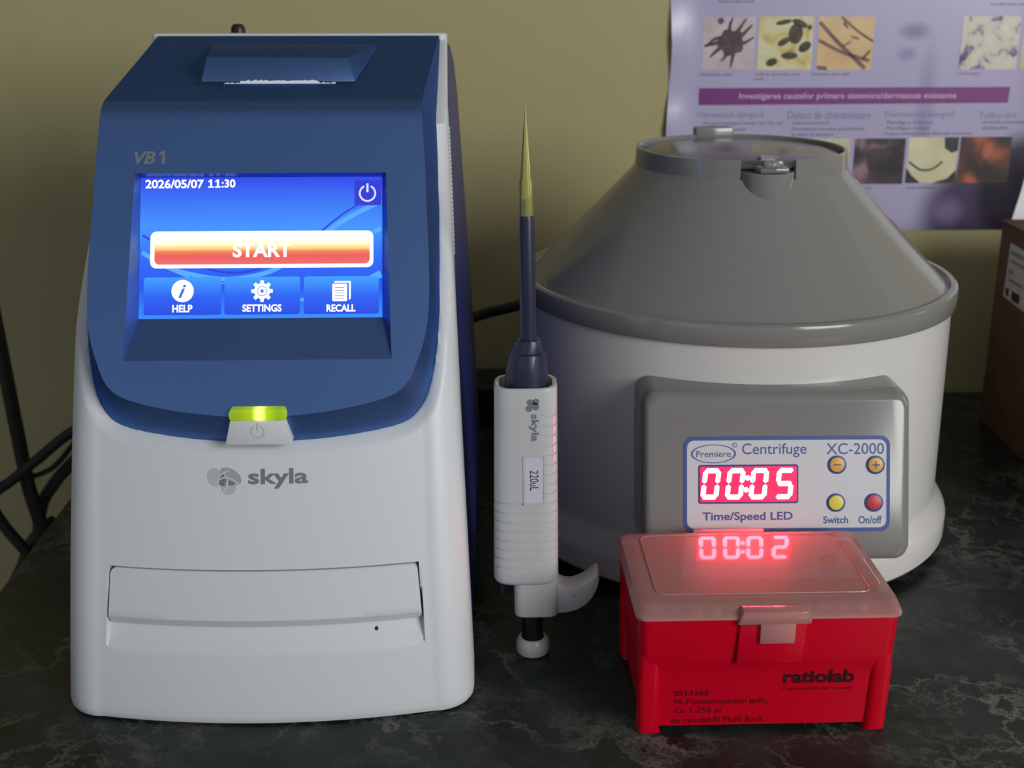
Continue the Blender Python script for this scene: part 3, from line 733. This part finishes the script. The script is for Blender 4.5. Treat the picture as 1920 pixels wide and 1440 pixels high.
bm = bmesh.new(); b2 = bmesh.new(); box(b2, 6.0, 7.0, -1.3, 1.3, 24.2, 25.15, .15); bmesh.ops.rotate(b2, verts=b2.verts[:], cent=(0, 0, 0), matrix=Matrix.Rotation(R(95.5), 3, 'Z')); join(bm, b2)
link('hinge', bm, M['grey'], ce)
# control panel
def yp(z): return -14.7 - .29 * (13 - z)
rings = []
for off, ins in ((4.2, -.05), (1.1, -.05), (.5, .0), (.2, .12), (.05, .3), (0, .5)):
    pts = rrect(-7.42 + ins, 7.12 - ins, 4.55 + ins, 13.45 - ins, max(.3, .85 - ins * .5), 7)
    rings.append([(x, yp(z) + off, z) for x, z in pts])
bm = bmesh.new(); loft(bm, rings)
cp = link('control_panel', bm, M['grey'], ce, 30); cp['label'] = 'raised grey control panel'
def cm_(d): return lambda x, z, h_: Vector((x, yp(z) - (h_ + d), z))
flat('face_plate', [poly(rrect(-5.26, 5.94, 6.2, 11.17, .5))], cm_(0), M['ink_blue'], cp, .03)
flat('face_plate_centre', [poly(rrect(-5.07, 5.74, 6.4, 10.98, .38))], cm_(.031), M['plate'], cp)
flat('brand_ellipse', [ringshape(-3.64, 10.29, 1.12, 1.22, 60, sy=.4)], cm_(.036), M['ink_blue'], cp)
flat('registered_mark', [ringshape(-2.5, 10.74, .1, .135, 30), text('R', -2.545, -2.455, 10.68, 10.8)], cm_(.036), M['ink_blue'], cp)
for tx in (text('Premiere', -4.58, -2.7, 10.12, 10.44, .008), text('Centrifuge', -2.1, 1.4, 10.08, 10.82, .004), text('XC-2000', 2.47, 5.6, 10.22, 10.8, .004),
           text('Time/Speed LED', -4.24, .65, 6.7, 7.26, .022), text('Switch', 2.31, 3.67, 6.62, 7.0, .022), text('On/off', 4.22, 5.5, 6.6, 7.0, .022)):
    flat('lettering', [tx], cm_(.036), M['ink_blue'], cp)
flat('display_frame', [poly(rrect(-4.46, .95, 7.7, 9.72, .12))], cm_(.034), mat('display_frame_purple', rgb(58, 50, 130), .4), cp, .02)
dsp = flat('display', [poly(rrect(-4.34, .83, 7.82, 9.6, .05))], cm_(.058), M['display_glow'], cp)
dsp['label'] = 'glowing red display'
SEG = {'0': 'abcdef', '5': 'afgcd'}
def seg7(ch, x0, x1, z0, z1, w=.2, sl=.14):
    zm = (z0 + z1) / 2; g = .035; out_ = []
    def sk(pts): return poly([(x + sl * (z - z0) / (z1 - z0) * (z1 - z0) , z) for x, z in pts])
    def hbar(zc):
        return sk([(x0 + g + w * .2, zc), (x0 + g + w * .6, zc + w / 2), (x1 - g - w * .6, zc + w / 2), (x1 - g - w * .2, zc), (x1 - g - w * .6, zc - w / 2), (x0 + g + w * .6, zc - w / 2)])
    def vbar(xc, za, zb):
        return sk([(xc, za + g), (xc + w / 2, za + g + w * .4), (xc + w / 2, zb - g - w * .4), (xc, zb - g), (xc - w / 2, zb - g - w * .4), (xc - w / 2, za + g + w * .4)])
    for s_ in SEG[ch]:
        out_.append({'a': lambda: hbar(z1 - w / 2), 'd': lambda: hbar(z0 + w / 2), 'g': lambda: hbar(zm), 'f': lambda: vbar(x0 + w / 2, zm, z1 - w * .3), 'b': lambda: vbar(x1 - w / 2, zm, z1 - w * .3),
                     'e': lambda: vbar(x0 + w / 2, z0 + w * .3, zm), 'c': lambda: vbar(x1 - w / 2, z0 + w * .3, zm)}[s_]())
    return out_
for ch, x0 in (('0', -4.36), ('0', -3.04), ('0', -1.76), ('5', -.36)):
    flat('digit', seg7(ch, x0, x0 + .95, 7.93, 9.54, .24, .12), cm_(.064), M['digit'], dsp)
flat('colon', [ngon(-1.88, 8.42, .13, 20), ngon(-1.8, 9.04, .13, 20)], cm_(.064), M['digit'], dsp)
def button(x, z, m, sign=None):
    bm = bmesh.new(); lathe(bm, [(0, 0), (.5, 0), (.5, .06), (.47, .08), (0, .08)], 0, 0, 36, closed=False)
    b_ = link('button', bm, M['ink_blue'], cp, 40, loc=(x, yp(z) - .025, z), rot=(R(90) - math.atan(.29), 0, 0))
    bm = bmesh.new(); lathe(bm, [(0, .06), (.4, .06), (.39, .1), (.25, .13), (0, .135)], 0, 0, 36, closed=False)
    c_ = link('button_cap', bm, m, b_, 40)
    if sign:
        flat('sign', [poly([(-.2, -.035), (.2, -.035), (.2, .035), (-.2, .035)])] + ([poly([(-.035, -.2), (.035, -.2), (.035, .2), (-.035, .2)])] if sign == '+' else []), lambda u, v, h_: Vector((u, v, .14)), M['ink_blue'], b_)
    return b_
button(3.05, 9.68, M['orange'], '-')['label'] = 'orange minus button'
button(5.14, 9.66, M['orange'], '+')['label'] = 'orange plus button'
button(3.0, 7.71, M['yellow'])['label'] = 'yellow switch button'
button(5.06, 7.7, M['red_button'])['label'] = 'red on/off button'

# ------------------------------------------------------------------ red rack of pipette tips
rk = thing('pipette_tip_box', 'red plastic pipette tip box with a frosted clear lid in front of the centrifuge', 'box', (12.1, 53.33, 0), (0, 0, .034))
def rk_ring(z, ins, x0=-6.18, x1=6.2, y0=.18, y1=8.72, r_=.55): return [(x, y, z) for x, y in rrect(x0 + ins, x1 - ins, y0 + ins, y1 - ins, r_)]
bm = bmesh.new()
loft(bm, [rk_ring(.35, .42), rk_ring(3.0, .32), rk_ring(3.5, .24), rk_ring(3.9, .13), rk_ring(4.3, .08), rk_ring(6.26, 0), rk_ring(6.26, .18), rk_ring(5.5, .2)])
tray = link('tray', bm, M['red'], rk, 30); tray['label'] = 'glossy red tray'
for sx_ in (-1, 1):
    for sy_ in (-1, 1):
        rings = []
        for z, ins in ((0, .24), (.08, .16), (3.2, .09), (4.2, .12)):
            xo, yo = 6.19 - ins, (.2 + ins if sy_ < 0 else 8.7 - ins); wx = 1.05 - .3 * (z < 1) * 0
            xs = (xo - wx, xo) if sx_ > 0 else (-xo, -xo + wx); ys = (yo, yo + 1.0) if sy_ < 0 else (yo - 1.0, yo)
            rings.append([(x, y, z) for x, y in rrect(xs[0], xs[1], ys[0], ys[1], .32)])
        bm = bmesh.new(); loft(bm, rings); link('leg', bm, M['red'], rk, 30)
bm = bmesh.new(); prism(bm, [(-1.55, 3.95), (1.6, 3.95), (1.75, 6.2), (-1.45, 6.2)], .02, .5, .1); link('latch_pad', bm, M['red'], rk)
def rkm(x, z, h_):
    ins = .42 - .1 * (z - .35) / 2.65 if z < 3.0 else .32 - .08 * (z - 3.0) / .5
    return Vector((x, .18 + ins - .02 - h_, z))
flat('logo_lettering', [text('ratiolab', .88, 4.32, 2.62, 3.36, .035)], rkm, mat('maker_ink', rgb(52, 4, 14), .4), rk)
for tx in (text('2513162', -4.35, -2.65, 2.02, 2.32, .025), text('96 Pipettenspitzen gelb,', -4.33, .22, 1.46, 1.86), text('-G- 1-250 µl', -4.35, -2.02, .98, 1.36), text('im ratiolab® Multi Rack', -4.38, .1, .5, .84), text('Consumables for science', .9, 4.3, 2.24, 2.42)):
    flat('lettering', [tx], rkm, M['ink_red'], rk)
# insert plate the tips stand in
bm = bmesh.new(); box(bm, -6.0, 6.0, .4, 8.5, 5.6, 5.9); link('insert_plate', bm, mat('insert_plate_plastic', rgb(150, 24, 28), .5), rk, 0)
# frosted lid: walls and top as one shell with a raised border line
def lring(z, ix, iy, r_=.55): return [(x, y, z) for x, y in rrect(-6.3 + ix, 6.33 - ix, .08 + iy, 8.9 - iy * .45, r_, 6)]
bm = bmesh.new()
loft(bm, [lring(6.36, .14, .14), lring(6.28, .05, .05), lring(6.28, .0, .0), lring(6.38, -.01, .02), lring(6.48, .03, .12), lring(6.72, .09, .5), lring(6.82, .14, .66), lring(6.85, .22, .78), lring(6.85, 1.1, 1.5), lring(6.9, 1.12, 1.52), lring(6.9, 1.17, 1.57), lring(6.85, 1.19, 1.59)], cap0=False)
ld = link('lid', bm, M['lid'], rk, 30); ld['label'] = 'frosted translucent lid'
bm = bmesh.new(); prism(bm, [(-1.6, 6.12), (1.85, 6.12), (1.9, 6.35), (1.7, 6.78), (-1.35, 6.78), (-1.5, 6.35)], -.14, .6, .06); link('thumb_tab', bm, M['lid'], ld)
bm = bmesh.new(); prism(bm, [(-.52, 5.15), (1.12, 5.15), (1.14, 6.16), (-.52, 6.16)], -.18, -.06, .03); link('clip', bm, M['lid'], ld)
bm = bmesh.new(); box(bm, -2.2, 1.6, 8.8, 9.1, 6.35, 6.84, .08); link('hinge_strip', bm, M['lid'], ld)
# the tips in the rack: one built, the others copies
bm = bmesh.new(); lathe(bm, [(.27, 6.74), (.35, 6.74), (.365, 6.66), (.33, 6.5), (.3, 5.92), (.1, 3.2), (.05, 3.2), (.25, 5.9), (.27, 6.5)], 0, 0, 24)
tip0 = link('pipette_tip', bm, M['tip_rack'], None, 30)
GT = 'pipette tips in the red box'
cr_, sr_ = math.cos(.034), math.sin(.034)
first = True
for j in range(8):
    for i in range(12):
        if j == 0 and i not in (2, 3, 4): continue
        o = tip0 if first else tip0.copy()
        if not first: COL.objects.link(o)
        first = False
        lx, ly = -5.1 + .9 * i, .98 + .9 * j
        o.location = Vector((12.1 + lx * cr_ - ly * sr_, 53.33 + lx * sr_ + ly * cr_, 0)) * CM
        o.rotation_euler = (0, 0, .034)
        if j == 0: tag(o, 'pale tip of the three standing alone along the front of the red box', 'pipette tip', GT)
        else: tag(o, 'pale pipette tip in the full rows under the frosted lid', 'pipette tip', GT)

# ------------------------------------------------------------------ poster on the wall
po = thing('poster', 'lilac veterinary dermatology poster with micrographs and a purple banner', 'poster', Vector((0, 105.2, 0)) - ax * 3.15, (0, 0, WY))
def pmap(d):
    def f(s_, z, h_):
        curl = .25 * max(0, (s_ - 43.6) / 2.2) ** 2
        return Vector((s_, -.06 - d - h_ - curl, z))
    return f
mp_ = mat('lilac_poster_print', rgb(174, 167, 200), .3)
n1 = N(mp_, 'ShaderNodeTexNoise'); n1.inputs['Scale'].default_value = 9; t_ = N(mp_, 'ShaderNodeTexCoord'); L(mp_, t_.outputs['Object'], n1.inputs['Vector'])
r = N(mp_, 'ShaderNodeValToRGB'); r.color_ramp.elements[0].color = rgb(166, 160, 194); r.color_ramp.elements[1].color = rgb(182, 176, 206); L(mp_, n1.outputs['Fac'], r.inputs[0])
# dark, soft-edged animal photograph printed in the lower right corner and a faint one at the top
def soft(m, prev, cx, cz, sx_, sz_, col, lo=.75, hi=1.25):
    vm = N(m, 'ShaderNodeVectorMath', operation='SUBTRACT'); vm.inputs[1].default_value = (cx * CM, 0, cz * CM); L(m, t_.outputs['Object'], vm.inputs[0])
    vs_ = N(m, 'ShaderNodeVectorMath', operation='MULTIPLY'); vs_.inputs[1].default_value = (1 / (sx_ * CM), 0, 1 / (sz_ * CM)); L(m, vm.outputs[0], vs_.inputs[0])
    ln = N(m, 'ShaderNodeVectorMath', operation='LENGTH'); L(m, vs_.outputs[0], ln.inputs[0])
    mr_ = N(m, 'ShaderNodeMapRange', interpolation_type='SMOOTHSTEP'); mr_.inputs[1].default_value = lo; mr_.inputs[2].default_value = hi; mr_.inputs[3].default_value = col[3]; mr_.inputs[4].default_value = 0; L(m, ln.outputs['Value'], mr_.inputs[0])
    mx = N(m, 'ShaderNodeMix', data_type='RGBA'); L(m, mr_.outputs[0], mx.inputs[0]); L(m, prev, mx.inputs[6]); mx.inputs[7].default_value = (col[0], col[1], col[2], 1)
    return mx.outputs[2]
c_ = r.outputs[0]
def al(c, a): return (c[0], c[1], c[2], a)
c_ = soft(mp_, c_, 43.5, 15.5, 6.0, 4.8, al(rgb(66, 56, 84), .95))
c_ = soft(mp_, c_, 45.5, 17.5, 3.6, 4.5, al(rgb(34, 30, 40), .9))
c_ = soft(mp_, c_, 39.5, 15.8, 1.6, 1.6, al(rgb(130, 116, 154), .7), .2, 1.2)
c_ = soft(mp_, c_, 35.4, 30.4, 1.5, .8, al(rgb(96, 80, 130), .6), .2, 1.2)
c_ = soft(mp_, c_, 34.9, 28.6, 1.0, .7, al(rgb(120, 100, 150), .5), .2, 1.2)
c_ = soft(mp_, c_, 36.8, 24.8, .9, 5.5, al(rgb(140, 126, 168), .5), .3, 1.2)
L(mp_, c_, P(mp_).inputs['Base Color'])
P(mp_).inputs['Roughness'].default_value = .25
bm = bmesh.new(); cols = [k / 40 for k in range(41)]
def edge(f_, z): return 15.75 + f_ * (45.75 - .85 * max(0, (18.8 - z) / 4.5) - 15.75)
rows = []
for z in [14.28 + (48 - 14.28) * k / 20 for k in range(21)]:
    rows.append([Vector(pmap(0)(x + (.12 * math.sin(z * .5) if x < 16 else 0), z, 0)) + Vector((0, -.25 * math.exp(-((x - 15.8) / 1.2) ** 2) * (1 + math.sin(z * .9)), 0)) for x in [edge(f_, z) for f_ in cols]])
slab(bm, rows, (0, .03, 0))
sheet = link('sheet', bm, mp_, po, 60)
flat('banner', [poly([(18.25, 24.63), (43.58, 24.75), (43.65, 26.02), (18.25, 25.98)])], pmap(.02), mat('purple_banner_print', rgb(118, 42, 118), .35), po)
flat('banner_lettering', [text('Investigarea cauzelor primare sistemice/dermatoze existente', 21.54, 39.28, 24.98, 25.6, .01, .0)], pmap(.03), mat('banner_letter_print', rgb(206, 176, 208), .4), po)
ink_h = mat('poster_heading_ink', rgb(126, 128, 166), .4); ink_t = mat('poster_text_ink', rgb(108, 104, 132), .4)
for tx in (text('Dermatită alergică', 18.22, 23.6, 23.5, 24.15, 0), text('Defect de cheratinizare', 25.6, 32.4, 23.5, 24.15, 0), text('Dermatoză alergică', 33.6, 39.3, 23.5, 24.15, 0), text('Tulburări', 41.3, 44.3, 23.5, 24.1, 0)):
    flat('heading_lettering', [tx], pmap(.02), ink_h, po)
for tx in (text('Atopică alergeni mediu sau din aer', 18.7, 25.3, 23.0, 23.35, .004), text('infecţioasă', 19.3, 22.2, 22.5, 22.85, .004),
    text('Seboree primară', 26.0, 29.0, 23.0, 23.35, .004), text('Dermatoze asociate generalizate', 26.0, 32.0, 22.5, 22.85, .004), text('în vezici şi afecţiuni', 26.0, 29.4, 22.05, 22.4, .004),
    text('Pemfigus foliaceu', 33.8, 37.6, 23.0, 23.35, .004), text('Pemfigus vulgar', 33.8, 37.4, 22.55, 22.9, .004), text('Lupus eritematos discoid sistemic', 33.7, 41.0, 22.1, 22.45, .004),
    text('Anomalii congenitale', 41.7, 45.2, 23.0, 23.35, .004), text('dobândite', 41.7, 43.9, 22.6, 22.9, .004),
    text('Demodex canis', 18.3, 20.9, 26.95, 27.2, .004), text('Ouă de demodex canis', 22.7, 26.4, 26.95, 27.2, .004), text('adult', 22.7, 23.5, 26.6, 26.8, .004), text('Demodex canis adult', 27.3, 30.4, 26.95, 27.2, .004), text('Otită fungică', 39.2, 41.0, 26.95, 27.2, .004),
    text('demodicoză', 19.4, 22.3, 32.6, 32.85, .004), text('Confirmare citologie', 41.3, 45.0, 32.3, 32.6, .004), text('Pododermatită', 35.9, 38.3, 17.75, 18.0, .004), text('leziuni', 31.5, 33.0, 17.75, 18.0, .004)):
    flat('body_lettering', [tx], pmap(.02), ink_t, po)
def picture(x0, x1, z0, z1, m): return flat('photo_print', [poly([(x0, z0), (x1, z0), (x1, z1), (x0, z1)])], pmap(.02), m, po)
def pic_mat(name, stops, scale, detail=3, dist=0.0):
    m = mat(name, (.5, .5, .5, 1), .35)
    n = N(m, 'ShaderNodeTexNoise'); n.inputs['Scale'].default_value = scale; n.inputs['Detail'].default_value = detail; n.inputs['Distortion'].default_value = dist
    t = N(m, 'ShaderNodeTexCoord'); L(m, t.outputs['Object'], n.inputs['Vector'])
    r_ = N(m, 'ShaderNodeValToRGB'); els = r_.color_ramp.elements
    els[0].position, els[0].color = stops[0]; els[1].position, els[1].color = stops[-1]
    for p_, c in stops[1:-1]:
        q_ = els.new(p_); q_.color = c
    L(m, n.outputs['Fac'], r_.inputs[0]); L(m, r_.outputs[0], P(m).inputs['Base Color'])
    return m
# top row
p1 = picture(18.38, 22.53, 27.42, 31.5, pic_mat('micrograph_pink', [(.3, rgb(182, 164, 170)), (.7, rgb(204, 190, 196))], 60)); p1['label'] = 'micrograph of a dark spiky mite'
body = [(20.65 + r_ * math.cos(a), 29.55 + .95 * r_ * math.sin(a)) for a, r_ in [(2 * PI * k / 26, 1.05 + .12 * math.sin(5 * k)) for k in range(26)]]
mite_m = pic_mat('mite_print', [(.35, rgb(52, 34, 44)), (.7, rgb(96, 70, 84))], 150)
flat('mite', [poly(body), ngon(19.75, 31.2, .25, 16)], pmap(.03), mite_m, p1)
flat('mite_legs', [stroke(q_, .36, .12) for q_ in ([(20.5, 30.2), (20.5, 30.9), (20.7, 31.45)], [(21.0, 30.2), (21.4, 30.8), (21.8, 31.4)], [(21.3, 29.9), (21.8, 30.4), (22.3, 30.9)], [(21.4, 29.4), (21.9, 29.6), (22.45, 29.95)], [(20.9, 28.8), (20.8, 28.2), (20.7, 27.6)], [(20.3, 28.8), (20.2, 28.4), (19.9, 28.1)], [(19.9, 29.2), (19.4, 28.8), (19.0, 28.4)], [(19.8, 29.6), (19.1, 29.4), (18.5, 29.3)], [(19.9, 29.9), (19.3, 29.8), (18.6, 29.2)])], pmap(.035), mite_m, p1)
p2 = picture(22.84, 27.2, 27.4, 31.54, pic_mat('micrograph_yellow', [(.32, rgb(150, 110, 50)), (.44, rgb(206, 190, 120)), (.56, rgb(212, 212, 180)), (.7, rgb(204, 176, 96))], 45, 4, .6)); p2['label'] = 'yellow micrograph with black clumps'
flat('clumps', [blob(25.8, 30.2, .5, .9, -.1, .15), blob(24.9, 29.6, .45, .3, .5, .2), blob(26.6, 29.2, .5, .4, .6, .1), blob(25.4, 28.5, .6, .3, 0, .1), blob(24.0, 28.0, .4, .35, .3, .15), blob(26.1, 31.0, .6, .3, -.4, .1), blob(24.8, 31.1, .6, .2, .2, .1), blob(26.9, 30.7, .2, .2, 0)], pmap(.03), pic_mat('clump_print', [(.4, rgb(30, 30, 26)), (.7, rgb(92, 76, 36))], 110), p2)
p3 = picture(27.62, 32.1, 27.39, 31.53, pic_mat('micrograph_tan', [(.3, rgb(204, 168, 118)), (.7, rgb(222, 192, 140))], 40)); p3['label'] = 'tan micrograph with brown hairs'
flat('hairs', [stroke([(27.7, 31.1), (29.2, 29.6), (31.6, 27.5)], .28, .34), stroke([(27.7, 29.7), (29.6, 28.8), (31.9, 28.1)], .26, .3), stroke([(29.4, 31.5), (30.8, 30.4), (32.1, 29.6)], .2), stroke([(29.6, 31.1), (30.0, 30.6)], .3, .1), stroke([(29.6, 29.2), (30.3, 29.6)], .14), stroke([(30.3, 30.0), (30.9, 29.8)], .16), stroke([(31.3, 28.2), (31.9, 28.9)], .2), stroke([(27.7, 27.6), (28.5, 27.5)], .3)], pmap(.03), pic_mat('hair_print', [(.35, rgb(92, 64, 56)), (.7, rgb(132, 98, 84))], 120), p3)
p4 = picture(39.23, 43.9, 27.4, 31.56, pic_mat('micrograph_pale', [(.28, rgb(60, 40, 92)), (.38, rgb(120, 92, 140)), (.46, rgb(198, 192, 178)), (.7, rgb(212, 210, 190))], 85, 4, .4)); p4['label'] = 'pale micrograph with violet specks'
picture(44.2, 45.4, 27.4, 31.5, pic_mat('micrograph_cream', [(.3, rgb(196, 190, 150)), (.7, rgb(214, 210, 180))], 60))
# lower row
picture(26.6, 30.9, 18.17, 21.9, pic_mat('micrograph_olive', [(.3, rgb(180, 180, 140)), (.7, rgb(204, 202, 168))], 60))
p5 = picture(31.29, 35.5, 18.17, 21.91, pic_mat('dark_skin_photo', [(.4, rgb(38, 34, 38)), (.55, rgb(70, 58, 68)), (.66, rgb(150, 116, 132))], 45, 3, .3)); p5['label'] = 'dark photograph with a pink smear'
p6 = picture(35.75, 39.89, 18.24, 21.98, pic_mat('pale_coat_photo', [(.3, rgb(196, 190, 150)), (.7, rgb(216, 212, 176))], 40)); p6['label'] = 'cream photograph with dark corners'
flat('dark_corners', [poly([(35.75, 18.24), (37.0, 18.24), (36.2, 18.9), (35.75, 19.5)]), poly([(38.0, 18.24), (39.89, 18.24), (39.89, 19.3), (39.2, 18.6)]), ([(38.7, 21.98), (39.89, 21.98), (39.89, 20.9), (39.4, 20.7), (38.8, 21.1)], [[0, 4, 3, 2, 1]]), stroke([(35.9, 20.0), (36.9, 19.35), (37.9, 19.4), (38.7, 20.0)], .16)], pmap(.03), mat('dark_photo_print', rgb(40, 40, 48), .4), p6)
p7 = picture(40.06, 44.3, 18.22, 22.01, pic_mat('orange_skin_photo', [(.38, rgb(42, 34, 32)), (.52, rgb(92, 52, 40)), (.66, rgb(176, 92, 66))], 40, 2, .2)); p7['label'] = 'dark photograph with an orange patch'

# ------------------------------------------------------------------ things on the right
pw = thing('paper_sheet', 'white paper sheet on the wall right of the poster above the carton', 'paper', Vector((0, 105.2, 0)) - ax * 3.15, (0, 0, WY))
bm = bmesh.new(); box(bm, 44.6, 58, -.06, -.02, 13.5, 58); link('sheet', bm, M['paper'], pw, 0)
cb = thing('cardboard_box', 'brown cardboard carton with a white shipping label at the right edge', 'box', (38.3, 99.0, 0), (0, 0, 0))
bm = bmesh.new(); box(bm, 0, 26, -24, 0, 0, 16.3, .12); link('carton', bm, M['card'], cb)
for y0, y1 in ((-24, -12.1), (-11.9, 0)):
    bm = bmesh.new(); box(bm, -.1, 26.1, y0, y1, 16.3, 16.55, .08); link('flap', bm, M['card'], cb)
bm = bmesh.new(); box(bm, 0.3, 25.7, -12.8, -11.2, 16.56, 16.6); link('packing_tape', bm, mat('tan_tape', rgb(170, 140, 100), .3), cb, 0)
lbm = lambda d: (lambda s_, z, h_: Vector((-.02 - d - h_, s_, z)))
lb = flat('shipping_label', [([(-2.2, 15.15), (-2.0, 10.9), (-9.5, 10.6), (-9.5, 15.0)], [[0, 3, 2, 1]])], lbm(.0), mat('label_paper', rgb(200, 198, 194), .6), cb); lb['label'] = 'white printed label'
def T2(body, s0, s1, z0, z1):
    vs, fs = text(body, 0, 1, z0, z1, .01); return ([(s0 + a * (s1 - s0), b) for a, b in vs], [list(reversed(f)) for f in fs])
flat('lettering', [T2('EXPEDITOR', -2.5, -6.5, 14.3, 14.65), T2('Laborator', -2.5, -6.0, 13.75, 14.05), T2('Str.', -2.5, -3.6, 12.85, 13.25), T2('Destinatar 12', -2.6, -6.5, 12.3, 12.6), ([(-2.4, 11.1), (-2.4, 11.7), (-3.0, 11.7), (-3.0, 11.1)], [[0, 1, 2, 3]]), ([(-3.6, 11.0), (-3.6, 11.7), (-5.2, 11.7), (-5.2, 11.0)], [[0, 1, 2, 3]])], lbm(.01), M['ink_black'], lb)
# black adapter behind the analyser
pa = thing('power_adapter', 'black power adapter lying against the wall behind the pipette', 'adapter', (-4.5, 99.5, 0), (0, 0, WY))
bm = bmesh.new(); box(bm, -6, 6, -2.4, 2.8, 0, 3.4, .35, 3); link('case', bm, M['black'], pa)
bm = bmesh.new(); tube(bm, [(5.8, 0, 1.6), (7.5, 0, 1.5), (9, .6, .6), (12, 1.5, .35)], .3); link('lead', bm, M['rubber'], pa)

# ------------------------------------------------------------------ cables
def cable(pts, r_, label, group='black cables'):
    bm = bmesh.new(); tube(bm, pts, r_, 12, 10)
    return tag(link('cable', bm, M['rubber'], None, 60), label, 'cable', group)
cable([(-40.5, 94, 24), (-39.6, 94, 14), (-39.1, 94, 7), (-38.7, 94, 1), (-38.3, 94, -4), (-37.4, 94, -9.5), (-36.8, 94, -20), (-37, 94, -40)], .55, 'thick black cable hanging down the wall at the left edge')
cable([(-24, 93, 3.4), (-30, 93, 2.4), (-33.8, 93, 1.2), (-37, 92.5, -1.2), (-40, 92, -3.4), (-45, 92, -6)], .42, 'black cable running highest across to the analyser, above the others')
cable([(-24, 94.5, 3.2), (-30, 94.5, 1.7), (-33.6, 94.5, .4), (-36.6, 94.5, -2.6), (-40, 94.2, -3.6), (-45, 94, -5)], .22, 'thin black cable between the two thicker ones left of the analyser')
cable([(-24, 95.8, 1.2), (-31, 95.8, .9), (-33, 95.8, -.3), (-34.6, 95.8, -1.9), (-36.8, 95.6, -4.2), (-38.2, 95.2, -7), (-38.6, 95, -14), (-38.6, 95, -40)], .5, 'black cable bending lowest from the analyser down past the worktop')
cable([(-43, 92, 1), (-41.4, 92, -3), (-39.8, 92, -6.4), (-37.9, 92, -9.4), (-36, 92, -14), (-35, 92, -40)], .45, 'black cable slanting down to the right behind the worktop corner')
cable([(-37.6, 96.5, -8), (-39.4, 96.5, -9.6), (-40.6, 96.5, -12), (-42, 96.5, -16), (-43, 96.5, -30)], .55, 'black cable curving down to the left below the worktop edge')
cable([(-6, 88, 8.6), (-4.5, 93.5, 9.3), (-2.4, 95, 9.9), (.6, 95, 10.7), (5, 96, 12), (9, 97, 9), (13, 95.5, 5)], .42, 'black cable strung between the analyser and the centrifuge')
